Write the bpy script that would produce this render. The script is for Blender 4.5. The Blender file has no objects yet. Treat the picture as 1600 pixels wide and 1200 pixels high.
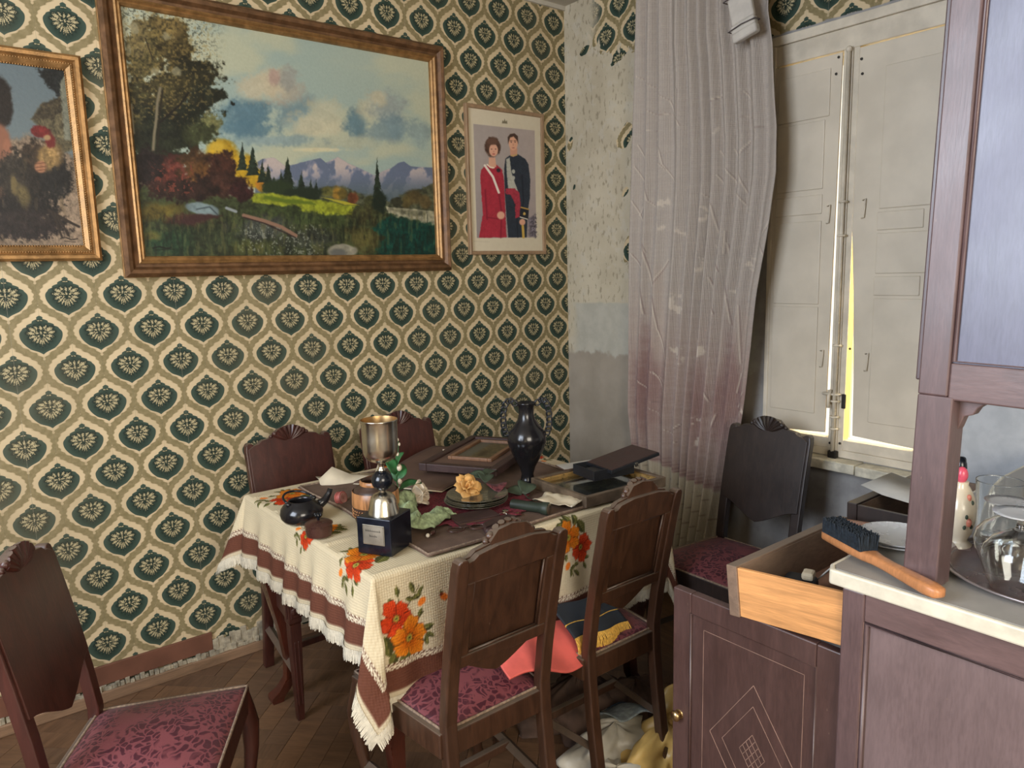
import bpy, bmesh, math, random
import numpy as np
from mathutils import Vector, Matrix

S = bpy.context.scene
COL = S.collection
random.seed(7)
PI = math.pi

# ------------------------------------------------------------------ camera
RM = np.array([[0.78406483, -0.11400154, 0.61011965],
               [-0.62014843, -0.10325464, 0.77765957],
               [-0.0256567, -0.98810026, -0.15165621]])   # world from camera (right, down, forward)
CAM = np.array([-2.6345, -2.8606, 1.50])
FPX = 1138.73
cd = bpy.data.cameras.new('camera')
cam = bpy.data.objects.new('camera', cd)
COL.objects.link(cam)
S.camera = cam
cd.sensor_width = 36.0
cd.lens = 36.0 * FPX / 1600.0
cd.clip_start = 0.02
mw = Matrix.Identity(4)
for r in range(3):
    mw[r][0] = RM[r][0]; mw[r][1] = -RM[r][1]; mw[r][2] = -RM[r][2]; mw[r][3] = CAM[r]
cam.matrix_world = mw

# ------------------------------------------------------------------ world, sun, window light, exposure
W = bpy.data.worlds.new('sky'); S.world = W; W.use_nodes = True
bg = W.node_tree.nodes['Background']
bg.inputs[0].default_value = (1.0, 0.93, 0.78, 1); bg.inputs[1].default_value = 1.0
S.view_settings.view_transform = 'Standard'
S.view_settings.look = 'None'
S.view_settings.gamma = 1.0
S.view_settings.use_curve_mapping = False
S.view_settings.exposure = 0.55

def light(name, kind, loc, aim, energy, color, **kw):
    l = bpy.data.lights.new(name, kind); o = bpy.data.objects.new(name, l)
    COL.objects.link(o); o.location = loc
    o.rotation_euler = (Vector(aim) - Vector(loc)).to_track_quat('-Z', 'Y').to_euler()
    l.energy = energy; l.color = color
    for k, v in kw.items(): setattr(l, k, v)
    return o

SUN = light('sun', 'SUN', (5, -4.2, 4.2), (0, -1.5, 1.2), 16.0, (1.0, 0.86, 0.60), angle=0.02)
light('rear_window_light', 'AREA', (-2.75, -4.55, 1.85), (-1.5, -0.6, 1.0), 52.0, (1.0, 0.90, 0.76), shape='RECTANGLE', size=1.5, size_y=1.3)
light('side_window_light', 'AREA', (-4.15, -1.75, 2.0), (-1.0, -1.9, 1.3), 64.0, (0.76, 0.85, 1.0), shape='RECTANGLE', size=1.4, size_y=1.5)

# ------------------------------------------------------------------ helpers
def lin(c):
    out = []
    for v in c:
        v = v / 255.0
        out.append(v / 12.92 if v <= 0.04045 else ((v + 0.055) / 1.055) ** 2.4)
    return np.array(out)

class MB:
    """collects vertices, faces and (optionally) a colour per vertex"""
    def __init__(s): s.v = []; s.f = []; s.c = []
    def add(s, vs, fs):
        n = len(s.v); s.v += [tuple(map(float, p)) for p in vs]; s.f += [tuple(i + n for i in f) for f in fs]
    def box(s, x0, x1, y0, y1, z0, z1, M=None):
        vs = [(x, y, z) for x in (x0, x1) for y in (y0, y1) for z in (z0, z1)]
        if M is not None: vs = [M @ Vector(v) for v in vs]
        s.add(vs, [(0, 1, 3, 2), (4, 6, 7, 5), (0, 4, 5, 1), (2, 3, 7, 6), (0, 2, 6, 4), (1, 5, 7, 3)])
        return s
    def prism(s, pts, a, b, axis='y', M=None):
        """2-D outline (counter clockwise) extruded from a to b along axis"""
        def P(p, d):
            return {'y': (p[0], d, p[1]), 'z': (p[0], p[1], d), 'x': (d, p[0], p[1])}[axis]
        n = len(pts)
        vs = [P(p, a) for p in pts] + [P(p, b) for p in pts]
        if M is not None: vs = [M @ Vector(v) for v in vs]
        fs = [tuple(range(n)), tuple(range(2 * n - 1, n - 1, -1))] + [(i, i + n, (i + 1) % n + n, (i + 1) % n) for i in range(n)]
        s.add(vs, fs); return s
    def lathe(s, prof, n=32, M=None, cap=True):
        vs = []; fs = []
        for r, z in prof:
            for i in range(n):
                a = 2 * PI * i / n; vs.append((r * math.cos(a), r * math.sin(a), z))
        m = len(prof)
        for j in range(m - 1):
            for i in range(n):
                k = (i + 1) % n
                fs.append((j * n + i, j * n + k, (j + 1) * n + k, (j + 1) * n + i))
        if cap:
            if prof[0][0] > 1e-4: fs.append(tuple(range(n - 1, -1, -1)))
            if prof[-1][0] > 1e-4: fs.append(tuple((m - 1) * n + i for i in range(n)))
        if M is not None: vs = [M @ Vector(v) for v in vs]
        s.add(vs, fs); return s
    def tube(s, path, r, n=10, M=None, flat=1.0, closed=False):
        path = [Vector(p) for p in path]; rs = r if hasattr(r, '__len__') else [r] * len(path)
        vs = []; fs = []; m = len(path)
        up = Vector((0, 0, 1)); prev = None
        for j, p in enumerate(path):
            if closed: t = path[(j + 1) % m] - path[j - 1]
            else: t = path[min(j + 1, m - 1)] - path[max(j - 1, 0)]
            t.normalize()
            u = prev if prev is not None else (up if abs(t.dot(up)) < 0.95 else Vector((1, 0, 0)))
            u = (u - t * t.dot(u)).normalized(); w = t.cross(u); prev = u
            for i in range(n):
                a = 2 * PI * i / n
                vs.append(p + rs[j] * (math.cos(a) * u + flat * math.sin(a) * w))
        for j in range(m if closed else m - 1):
            jj = (j + 1) % m
            for i in range(n):
                k = (i + 1) % n
                fs.append((j * n + i, j * n + k, jj * n + k, jj * n + i))
        if not closed:
            fs.append(tuple(range(n - 1, -1, -1))); fs.append(tuple((m - 1) * n + i for i in range(n)))
        if M is not None: vs = [M @ v for v in vs]
        s.add(vs, fs); return s
    def loft(s, secs, M=None):
        """secs: list of equal-length closed rings of 3-D points"""
        n = len(secs[0]); vs = [p for q in secs for p in q]; fs = []
        for j in range(len(secs) - 1):
            for i in range(n):
                k = (i + 1) % n
                fs.append((j * n + i, j * n + k, (j + 1) * n + k, (j + 1) * n + i))
        fs.append(tuple(range(n - 1, -1, -1))); fs.append(tuple((len(secs) - 1) * n + i for i in range(n)))
        if M is not None: vs = [M @ Vector(v) for v in vs]
        s.add(vs, fs); return s
    def grid(s, P, colors=None):
        """P: (h, w, 3) array"""
        h, w = P.shape[:2]; n = len(s.v)
        s.v += [tuple(map(float, p)) for p in P.reshape(-1, 3)]
        for j in range(h - 1):
            for i in range(w - 1):
                a = n + j * w + i; s.f.append((a, a + 1, a + w + 1, a + w))
        return s
    def ball(s, c, r, n=16, m=10, sc=(1, 1, 1), M=None):
        prof = [(max(1e-5, r * math.sin(PI * j / m)), -r * math.cos(PI * j / m)) for j in range(m + 1)]
        T = Matrix.Translation(c) @ Matrix.Diagonal((*sc, 1))
        if M is not None: T = M @ T
        return s.lathe(prof, n, T, cap=False)

def setp(o, label=None, cat=None, group=None, kind=None):
    if label: o['label'] = label
    if cat: o['category'] = cat
    if group: o['group'] = group
    if kind: o['kind'] = kind
    return o

def link(name, mesh, mat=None, parent=None):
    o = bpy.data.objects.new(name, mesh); COL.objects.link(o)
    if mat is not None and not mesh.materials: mesh.materials.append(mat)
    if parent is not None: o.parent = parent
    return o

def obj(name, mb, mat, parent=None, bevel=0, smooth=False, loc=None, rot=None, seg=2, angle=None, **props):
    me = bpy.data.meshes.new(name)
    me.from_pydata(mb.v, [], mb.f); me.update()
    bm = bmesh.new(); bm.from_mesh(me)
    bmesh.ops.recalc_face_normals(bm, faces=bm.faces[:])
    bm.to_mesh(me); bm.free()
    if smooth:
        me.polygons.foreach_set('use_smooth', [True] * len(me.polygons))
        if angle: me.set_sharp_from_angle(angle=math.radians(angle))
    o = link(name, me, mat, parent)
    if bevel:
        b = o.modifiers.new('edge', 'BEVEL'); b.width = bevel; b.segments = seg; b.limit_method = 'ANGLE'; b.angle_limit = math.radians(35)
        b.harden_normals = False
    if loc is not None: o.location = loc
    if rot is not None: o.rotation_euler = rot
    setp(o, **props)
    return o

def gridobj(name, P, mat, colors=None, parent=None, smooth=True, **props):
    """dense grid mesh built straight from numpy; colors are linear rgb per vertex"""
    h, w = P.shape[:2]
    me = bpy.data.meshes.new(name)
    a = (np.arange(h - 1)[:, None] * w + np.arange(w - 1)[None]).ravel()
    F = np.stack([a, a + 1, a + w + 1, a + w], 1).astype(np.int32)
    me.vertices.add(h * w); me.vertices.foreach_set('co', P.reshape(-1).astype(np.float32))
    me.loops.add(F.size); me.loops.foreach_set('vertex_index', F.ravel())
    me.polygons.add(len(F)); me.polygons.foreach_set('loop_start', (np.arange(len(F)) * 4).astype(np.int32))
    me.polygons.foreach_set('loop_total', np.full(len(F), 4, np.int32))
    me.update(calc_edges=True)
    if smooth: me.polygons.foreach_set('use_smooth', np.ones(len(F), bool))
    if colors is not None:
        at = me.color_attributes.new('print', 'FLOAT_COLOR', 'POINT')
        c4 = np.ones((h * w, 4), np.float32); c4[:, :3] = np.clip(colors.reshape(-1, 3), 0, 1)
        at.data.foreach_set('color', c4.ravel())
    me.validate()
    o = link(name, me, mat, parent); setp(o, **props)
    return o

def thing(name, loc, yaw=0.0, label=None, cat=None, group=None, kind=None, rot=None):
    o = bpy.data.objects.new(name, None); COL.objects.link(o)
    o.empty_display_size = 0.05
    o.location = loc; o.rotation_euler = rot if rot else (0, 0, yaw)
    return setp(o, label, cat, group, kind)

def copy_tree(o, parent=None):
    c = o.copy(); COL.objects.link(c)
    if parent is not None: c.parent = parent
    for ch in list(o.children): copy_tree(ch, c)
    return c

def Rz(a): return Matrix.Rotation(a, 4, 'Z')
def Rx(a): return Matrix.Rotation(a, 4, 'X')
def Ry(a): return Matrix.Rotation(a, 4, 'Y')
def T(x, y, z): return Matrix.Translation((x, y, z))

# numpy noise for the printed pictures and cloth
_rs = np.random.RandomState(3)
_NT = _rs.rand(256, 256)
def vnoise(x, y):
    xi = np.floor(x).astype(int); yi = np.floor(y).astype(int)
    fx = x - xi; fy = y - yi
    fx = fx * fx * (3 - 2 * fx); fy = fy * fy * (3 - 2 * fy)
    g = lambda a, b: _NT[a % 256, b % 256]
    return (g(xi, yi) * (1 - fx) + g(xi + 1, yi) * fx) * (1 - fy) + (g(xi, yi + 1) * (1 - fx) + g(xi + 1, yi + 1) * fx) * fy
def fbm(x, y, n=4):
    o = 0; a = 0.5; t = 0
    for k in range(n):
        o = o + a * vnoise(x * 2 ** k + 17 * k, y * 2 ** k + 31 * k); t += a; a *= 0.5
    return o / t
def sst(a, b, x):
    t = np.clip((x - a) / (b - a), 0, 1); return t * t * (3 - 2 * t)
class Paint:
    """a flat print: X, Y are the pattern coordinates of each grid point"""
    def __init__(s, X, Y, base):
        s.X = X; s.Y = Y; s.C = np.zeros(X.shape + (3,)) + np.array(base, float)
        s.n1 = fbm(X * 0.05, Y * 0.05, 4) - 0.5; s.n2 = fbm(X * 0.16 + 40, Y * 0.16 + 9, 3) - 0.5
    def mix(s, m, c):
        m = np.clip(m, 0, 1)[..., None]
        s.C = s.C * (1 - m) + np.array(c, float) * m
    def blob(s, cx, cy, rx, ry, c, soft=0.3, rough=0.0, rot=0, var=0.0, al=1.0):
        dx = s.X - cx; dy = s.Y - cy
        if rot:
            a = math.radians(rot); dx, dy = dx * math.cos(a) + dy * math.sin(a), -dx * math.sin(a) + dy * math.cos(a)
        d = np.sqrt((dx / rx) ** 2 + (dy / ry) ** 2) + rough * (s.n1 * 1.5 + s.n2 * 0.75)
        m = 1 - sst(1 - soft, 1 + soft * 0.3, d)
        col = np.array(c, float)[None, None] * (1 + var * (s.n2 * 1.6 + s.n1 * 2.4))[..., None]
        m = np.clip(m * al, 0, 1)[..., None]
        s.C = s.C * (1 - m) + col * m
    def poly(s, pts, c, soft=1.0, rough=0.0, var=0.0):
        X = s.X + rough * s.n2 * 2; Y = s.Y + rough * s.n1 * 2
        ins = np.zeros(X.shape, bool); dm = np.full(X.shape, 1e9)
        n = len(pts)
        for i in range(n):
            (x0, y0), (x1, y1) = pts[i], pts[(i + 1) % n]
            cr = ((y0 > Y) != (y1 > Y)) & (X < (x1 - x0) * (Y - y0) / (y1 - y0 + 1e-12) + x0)
            ins ^= cr
            dx, dy = x1 - x0, y1 - y0; t = np.clip(((X - x0) * dx + (Y - y0) * dy) / (dx * dx + dy * dy + 1e-12), 0, 1)
            dm = np.minimum(dm, np.hypot(X - x0 - t * dx, Y - y0 - t * dy))
        sd = np.where(ins, dm, -dm)
        m = sst(-soft, soft, sd)
        col = np.array(c, float)[None, None] * (1 + var * (s.n2 * 3 + s.n1 * 2))[..., None]
        s.C = s.C * (1 - m[..., None]) + col * m[..., None]
    def line(s, pts, w, c, soft=0.8, al=1.0):
        dm = np.full(s.X.shape, 1e9)
        for (x0, y0), (x1, y1) in zip(pts[:-1], pts[1:]):
            dx, dy = x1 - x0, y1 - y0; t = np.clip(((s.X - x0) * dx + (s.Y - y0) * dy) / (dx * dx + dy * dy + 1e-12), 0, 1)
            dm = np.minimum(dm, np.hypot(s.X - x0 - t * dx, s.Y - y0 - t * dy))
        s.mix(al * (1 - sst(w / 2 - soft / 2, w / 2 + soft / 2, dm)), c)
    def linear(s):
        v = np.clip(s.C, 0, 255) / 255.0
        return np.where(v <= 0.04045, v / 12.92, ((v + 0.055) / 1.055) ** 2.4)

def homog(src, dst):
    A = []
    for (x, y), (u, v) in zip(src, dst):
        A.append([x, y, 1, 0, 0, 0, -u * x, -u * y, -u]); A.append([0, 0, 0, x, y, 1, -v * x, -v * y, -v])
    return np.linalg.svd(np.array(A, float))[2][-1].reshape(3, 3)
def hap(h, x, y):
    d = h[2, 0] * x + h[2, 1] * y + h[2, 2]
    return (h[0, 0] * x + h[0, 1] * y + h[0, 2]) / d, (h[1, 0] * x + h[1, 1] * y + h[1, 2]) / d
# ------------------------------------------------------------------ materials
class N:
    """arithmetic on shader sockets"""
    nt = None
    def __init__(s, k): s.k = k
    @staticmethod
    def op(o, *a, clamp=False):
        n = N.nt.nodes.new('ShaderNodeMath'); n.operation = o; n.use_clamp = clamp
        for i, x in enumerate(a):
            if isinstance(x, N): N.nt.links.new(x.k, n.inputs[i])
            else: n.inputs[i].default_value = float(x)
        return N(n.outputs[0])
    def __add__(s, b): return N.op('ADD', s, b)
    __radd__ = __add__
    def __sub__(s, b): return N.op('SUBTRACT', s, b)
    def __rsub__(s, b): return N.op('SUBTRACT', b, s)
    def __mul__(s, b): return N.op('MULTIPLY', s, b)
    __rmul__ = __mul__
    def __truediv__(s, b): return N.op('DIVIDE', s, b)
    def __neg__(s): return N.op('MULTIPLY', s, -1)
def nabs(a): return N.op('ABSOLUTE', a)
def nsin(a): return N.op('SINE', a)
def ncos(a): return N.op('COSINE', a)
def nmin(a, b): return N.op('MINIMUM', a, b)
def nmax(a, b): return N.op('MAXIMUM', a, b)
def nsqrt(a): return N.op('SQRT', a)
def nround(a): return N.op('ROUND', a)
def nss(a, b, x):
    n = N.nt.nodes.new('ShaderNodeMapRange'); n.interpolation_type = 'SMOOTHSTEP'
    N.nt.links.new(x.k, n.inputs[0]); n.inputs[1].default_value = a; n.inputs[2].default_value = b
    return N(n.outputs[0])
def nmixf(m, a, b): return a + m * (b - a)
def col(rgb):
    n = N.nt.nodes.new('ShaderNodeRGB'); n.outputs[0].default_value = (*rgb, 1); return N(n.outputs[0])
def nmix(m, a, b, mode='MIX'):
    n = N.nt.nodes.new('ShaderNodeMix'); n.data_type = 'RGBA'; n.blend_type = mode
    for sock, x in ((n.inputs[0], m), (n.inputs[6], a), (n.inputs[7], b)):
        if isinstance(x, N): N.nt.links.new(x.k, sock)
        elif hasattr(x, '__len__'): sock.default_value = (*x, 1)
        else: sock.default_value = x
    return N(n.outputs[2])
def coords(kind='Object'):
    n = N.nt.nodes.new('ShaderNodeTexCoord'); return N(n.outputs[kind])
def sep(v):
    n = N.nt.nodes.new('ShaderNodeSeparateXYZ'); N.nt.links.new(v.k, n.inputs[0]); return N(n.outputs[0]), N(n.outputs[1]), N(n.outputs[2])
def mapping(v, scale=(1, 1, 1), rot=(0, 0, 0), loc=(0, 0, 0)):
    n = N.nt.nodes.new('ShaderNodeMapping'); N.nt.links.new(v.k, n.inputs[0])
    n.inputs[1].default_value = loc; n.inputs[2].default_value = rot; n.inputs[3].default_value = scale
    return N(n.outputs[0])
def noise(v, scale, detail=3, rough=0.55, dist=0.0):
    n = N.nt.nodes.new('ShaderNodeTexNoise'); N.nt.links.new(v.k, n.inputs['Vector'])
    n.inputs['Scale'].default_value = scale; n.inputs['Detail'].default_value = detail
    n.inputs['Roughness'].default_value = rough; n.inputs['Distortion'].default_value = dist
    return N(n.outputs[0])
def voro(v, scale, feature='F1', out='Distance', rand=1.0):
    n = N.nt.nodes.new('ShaderNodeTexVoronoi'); n.feature = feature; N.nt.links.new(v.k, n.inputs['Vector'])
    n.inputs['Scale'].default_value = scale; n.inputs['Randomness'].default_value = rand
    return N(n.outputs[out])
def newmat(name):
    m = bpy.data.materials.new(name); m.use_nodes = True; N.nt = m.node_tree
    return m, m.node_tree.nodes['Principled BSDF']
def setin(b, name, x):
    if isinstance(x, N): N.nt.links.new(x.k, b.inputs[name])
    elif hasattr(x, '__len__'): b.inputs[name].default_value = (*x, 1)
    else: b.inputs[name].default_value = x
def bump(b, h, strength=0.3, dist=0.01):
    n = N.nt.nodes.new('ShaderNodeBump'); N.nt.links.new(h.k, n.inputs['Height'])
    n.inputs['Strength'].default_value = strength; n.inputs['Distance'].default_value = dist
    N.nt.links.new(n.outputs[0], b.inputs['Normal'])

def plain(name, c, rough=0.5, metal=0.0, var=0.25, scale=18, bmp=0.0, spec=0.5, coat=0.0, emit=None):
    m, b = newmat(name); v = coords()
    n = noise(v, scale, 4)
    setin(b, 'Base Color', nmix(nss(0.3, 0.72, n), tuple(np.array(c) * (1 - var)), tuple(np.clip(np.array(c) * (1 + var), 0, 1))))
    setin(b, 'Roughness', nss(0.2, 0.8, n) * 0.12 + (rough - 0.06)); setin(b, 'Metallic', metal)
    b.inputs['Specular IOR Level'].default_value = spec
    b.inputs['Coat Weight'].default_value = coat
    if bmp: bump(b, noise(v, scale * 6, 3), bmp, 0.004)
    return m

def wood(name, c, rough=0.38, grain=(14, 14, 1.6), dark=0.5, scratch=0.25, coat=0.15, spec=0.5, dust=0.0, rot=(0, 0, 0)):
    m, b = newmat(name); v = coords()
    g = noise(mapping(v, grain, rot), 3.2, 5, 0.62, 0.8)
    fine = noise(mapping(v, tuple(4 * a for a in grain), rot), 6.0, 3)
    big = noise(v, 4.0, 3)
    c = np.array(c)
    k = nmix(nss(0.25, 0.75, g), tuple(c * (1 - dark)), tuple(c * (1 + dark * 0.7)))
    k = nmix(nss(0.35, 0.7, fine) * 0.35, k, tuple(c * 0.45))
    k = nmix(nss(0.35, 0.75, big) * 0.35, k, tuple(np.clip(c * 1.5 + 0.004, 0, 1)))
    sc = noise(mapping(v, (30, 42, 9), (0.3, 0.5, 0.4)), 5.0, 2)
    k = nmix(nss(0.74, 0.82, sc) * scratch, k, (0.32, 0.22, 0.15))
    if dust:
        nrm = N.nt.nodes.new('ShaderNodeNewGeometry'); z = sep(N(nrm.outputs['Normal']))[2]
        k = nmix(nss(0.4, 0.95, z) * dust, k, (0.20, 0.165, 0.125))
    setin(b, 'Base Color', k)
    setin(b, 'Roughness', nss(0.2, 0.8, big) * 0.2 + (rough - 0.1))
    b.inputs['Coat Weight'].default_value = coat; b.inputs['Coat Roughness'].default_value = 0.3
    b.inputs['Specular IOR Level'].default_value = spec
    bump(b, g + fine * 0.5, 0.12, 0.003)
    return m

def printed(name, rough=0.6, bmp=0.15, scale=60, spec=0.3, coat=0.0, weave=False):
    m, b = newmat(name)
    a = N.nt.nodes.new('ShaderNodeVertexColor'); a.layer_name = 'print'
    v = coords(); n = noise(v, scale, 4)
    setin(b, 'Base Color', nmix(0.06, N(a.outputs[0]), nmix(nss(0.3, 0.7, n), (0.25, 0.25, 0.25), (0.75, 0.75, 0.75)), 'OVERLAY'))
    setin(b, 'Roughness', rough); b.inputs['Specular IOR Level'].default_value = spec; b.inputs['Coat Weight'].default_value = coat
    h = n
    if weave:
        x, y, z = sep(v)
        h = n + nsin(x * 900.0) * 0.3 + nsin(y * 900.0) * 0.3 + nsin(z * 900.0) * 0.3
    bump(b, h, bmp, 0.004)
    return m

PW = 0.17; PH = 0.2504; PX0 = 26.83 * 0.085; PZ0 = 1.464
def wallpaper_colour(x, z, v, shift=0.0):
    """ogee damask: olive lattice, cream field, green medallion with a cream palmette"""
    a = (x + (PX0 + shift)) / PW; c = (z - PZ0) / PH
    def cell(a, c):
        u = a - nround(a); w = c - nround(c)
        cs = ncos(w * (2 * PI))
        return u, w, nabs(u) - (0.25 + 0.25 * (cs * (1.30 - 0.30 * cs * cs)))
    u1, w1, F1 = cell(a, c); u2, w2, F2 = cell(a - 0.5, c - 0.5)
    ins = N.op('LESS_THAN', F1, 0.0)
    u = nmixf(ins, u2, u1); w = nmixf(ins, w2, w1); F = nmixf(ins, F2, F1)
    # metric distance to the lattice line (metres)
    cw = ncos(w * (2 * PI)); slope = nabs(nsin(w * (2 * PI))) * (1.30 - 0.90 * cw * cw) * 1.571 + 0.10
    k = slope * (PW / PH)
    d = nabs(F) * PW / nsqrt(k * k + 1.0)
    X = u * PW; Z = w * PH; aX = nabs(X)
    n = noise(v, 60, 2); nf = noise(v, 260, 2)
    ser = nsin(Z * 420.0) * 0.0016 + (n - 0.5) * 0.004
    # green medallion: its own ogee drop
    q = Z / 0.0665
    rr = nsqrt(X * X * 1.0 + (Z + 0.002) * (Z + 0.002) * 1.0)
    qc = nmin(nmax(q + 0.04, -1.0), 1.0)
    og = 0.5 * (ncos(qc * PI) + 1.0)                                       # ogee tips
    rd = ncos(qc * (PI / 2))                                               # round belly
    up = nss(-0.15, 0.25, qc)
    wid = 0.0610 * nmixf(up, N.op('POWER', rd, 0.7) * (1.0 - nss(0.70, 1.0, nabs(qc)) * 0.6), rd * 0.22 + og * 0.78)
    top = nss(0.010, 0.024, Z)
    scal = (nabs(nsin(Z * 260.0)) - 0.5) * 0.0060 * top * nss(0.0, 0.10, rd)
    G = aX - wid - scal                                                    # < 0 inside
    green = nss(0.0008, -0.0008, G)
    green = N.op('SUBTRACT', 1.0, nss(-0.0008, 0.0008, G))
    thin = 1.0 - nss(0.27, 0.47, nabs(w)) * 0.55 - nss(0.10, 0.0, nabs(w)) * 0.25
    dn = d + ser
    olive = N.op('SUBTRACT', 1.0, nss(-0.0007, 0.0007, dn - thin * 0.0108))
    speck = nss(0.66, 0.72, nf) * 0.55
    # palmette
    best = None
    for ang, rad, l, wd in ((90, 0.018, 0.0095, 0.0048), (58, 0.0235, 0.0085, 0.0045), (30, 0.0260, 0.0135, 0.0070), (6, 0.0285, 0.0120, 0.0062),
                            (-20, 0.0255, 0.0120, 0.0054), (-44, 0.0240, 0.0125, 0.0044), (-64, 0.0245, 0.0130, 0.0034), (-80, 0.0270, 0.0130, 0.0026), (-90, 0.0290, 0.0140, 0.0020), (90, 0.003, 0.007, 0.0036), (12, 0.0110, 0.0065, 0.0038), (-40, 0.0110, 0.0055, 0.0028)):
        ca, sa = math.cos(math.radians(ang)), math.sin(math.radians(ang))
        dx = aX - ca * rad; dz = Z - sa * rad
        p = dx * ca + dz * sa; s_ = dz * ca - dx * sa
        e = (p / l) * (p / l) + (s_ / wd) * (s_ / wd)
        best = e if best is None else nmin(best, e)
    # a small sprig over the palmette
    sx = aX - 0.004; sz = Z - 0.043
    best = nmin(best, (sx / 0.005) * (sx / 0.005) + (sz / 0.0022) * (sz / 0.0022))
    vein = nss(0.42, 0.5, noise(v, 330, 1))
    palm = N.op('SUBTRACT', 1.0, nss(0.75, 1.2, best + (vein * 0.75)))
    rim = N.op('SUBTRACT', 1.0, nss(1.3, 3.0, best))
    cream = nmix(nss(0.3, 0.7, noise(v, 7, 3)), (0.53, 0.42, 0.255), (0.63, 0.50, 0.31))
    cream = nmix(nss(0.0, 1.0, z * 0.35) * 0.0, cream, cream)
    ol = nmix(nss(0.3, 0.7, n), (0.215, 0.172, 0.082), (0.275, 0.222, 0.115))
    ol = nmix(speck, ol, (0.48, 0.40, 0.25))
    gr = nmix(nss(-0.024, -0.002, G), (0.026, 0.046, 0.033), (0.044, 0.072, 0.054))
    gr = nmix(rim * 0.75, gr, (0.012, 0.022, 0.016))
    gr = nmix(palm, gr, (0.47, 0.40, 0.23))
    k = nmix(olive, cream, ol)
    k = nmix(N.op('SUBTRACT', 1.0, nss(0.0, 0.0016, nabs(dn - thin * 0.0108 - 0.0012))) * 0.35, k, (0.30, 0.20, 0.09))
    k = nmix(green, k, gr)
    # seam every third column
    sm = nabs((x + (PX0 + shift) + 0.085 * 2 ) / (PW * 3) - nround((x + (PX0 + shift) + 0.085 * 2) / (PW * 3)))
    k = nmix(N.op('SUBTRACT', 1.0, nss(0.0, 0.0022, sm)) * 0.45, k, (0.33, 0.30, 0.23))
    return k, green

def wallpaper_mat():
    m, b = newmat('ogee_wallpaper'); v = coords(); x, y, z = sep(v)
    k, g = wallpaper_colour(x, z, v)
    st = noise(v, 2.2, 4)
    k = nmix(nss(0.45, 0.8, st) * 0.22, k, (0.30, 0.23, 0.13))
    setin(b, 'Base Color', k); setin(b, 'Roughness', 0.62); b.inputs['Specular IOR Level'].default_value = 0.25
    bump(b, g * 0.5 + noise(v, 120, 3) * 0.4, 0.12, 0.002)
    return m

def plaster_mat():
    """window wall: scraped plaster over the same wallpaper, which still shows in torn patches"""
    m, b = newmat('peeling_plaster'); v = coords(); x, y, z = sep(v)
    k, g = wallpaper_colour(y * -1.0, z, v, shift=0.305 - PX0 % PW)
    n1 = noise(v, 3.5, 4); n2 = noise(v, 14, 4); n3 = noise(mapping(v, (1, 1, 0.45)), 55, 3)
    base = nmix(nss(0.3, 0.7, n1), (0.44, 0.385, 0.28), (0.56, 0.50, 0.375))
    base = nmix(nss(0.56, 0.66, n3) * 0.6, base, (0.21, 0.175, 0.115))
    base = nmix(nss(0.55, 0.62, n2) * 0.25, base, (0.52, 0.50, 0.44))
    # pale blue old paint showing in a band, then a browner damp dado
    wob = (n1 - 0.5) * 0.16 + (n2 - 0.5) * 0.07
    blue = nss(1.33, 1.345, z + wob * 0.25) * -1.0 + 1.0
    blue = blue * nss(0.03, 0.09, nabs(y) + wob * 0.5)
    base = nmix(blue, base, nmix(nss(0.3, 0.7, n2), (0.40, 0.385, 0.325), (0.47, 0.45, 0.38)))
    dado = N.op('SUBTRACT', 1.0, nss(1.075, 1.10, z + wob))
    base = nmix(dado, base, nmix(nss(0.3, 0.7, n1), (0.27, 0.235, 0.185), (0.36, 0.315, 0.255)))
    # wall under and right of the window is painted grey-blue
    right = nss(1.10, 1.16, y * -1.0)
    grey = nmix(nss(0.35, 0.65, n2), (0.285, 0.275, 0.265), (0.35, 0.34, 0.325))
    grey = nmix(nss(0.70, 0.76, n3) * 0.5, grey, (0.14, 0.12, 0.10))
    base = nmix(right, base, grey)
    pale = nmix(nss(0.35, 0.65, n2), (0.43, 0.45, 0.47), (0.50, 0.52, 0.54))
    base = nmix(nss(1.90, 1.93, y * -1.0), base, pale)
    # torn edge of the paper: high up towards the window, and over the window
    edge = z + (n2 - 0.5) * 0.30 + (n1 - 0.5) * 0.22
    paper = nss(2.505, 2.515, edge + nss(0.18, 0.34, y * -1.0) * 0.12 - 0.10)
    over = nss(2.362, 2.368, z + (n2 - 0.5) * 0.02) * right
    paper = paper * nss(0.16, 0.27, y * -1.0 + (n2 - 0.5) * 0.1)
    paper = nmax(paper, over)
    for cy, cz, ry, rz in ((-0.15, 2.56, 0.035, 0.02), (-0.22, 2.59, 0.02, 0.03), (-0.41, 2.115, 0.045, 0.05), (-0.03, 2.13, 0.02, 0.03), (-0.43, 1.60, 0.028, 0.055), (-0.41, 1.86, 0.018, 0.02), (-0.06, 1.92, 0.008, 0.012)):
        dy = (y - cy) / ry; dz = (z - cz) / rz
        paper = nmax(paper, N.op('SUBTRACT', 1.0, nss(0.95, 1.05, dy * dy + dz * dz + dy * dz * 0.9 + (n2 - 0.5) * 2.4)))
    kk = nmix(paper, base, k)
    setin(b, 'Base Color', kk); setin(b, 'Roughness', 0.8); b.inputs['Specular IOR Level'].default_value = 0.2
    bump(b, (1.0 - paper) * 0.8 + n3 * 0.5 + n2 * 0.5, 0.35, 0.006)
    return m

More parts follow.
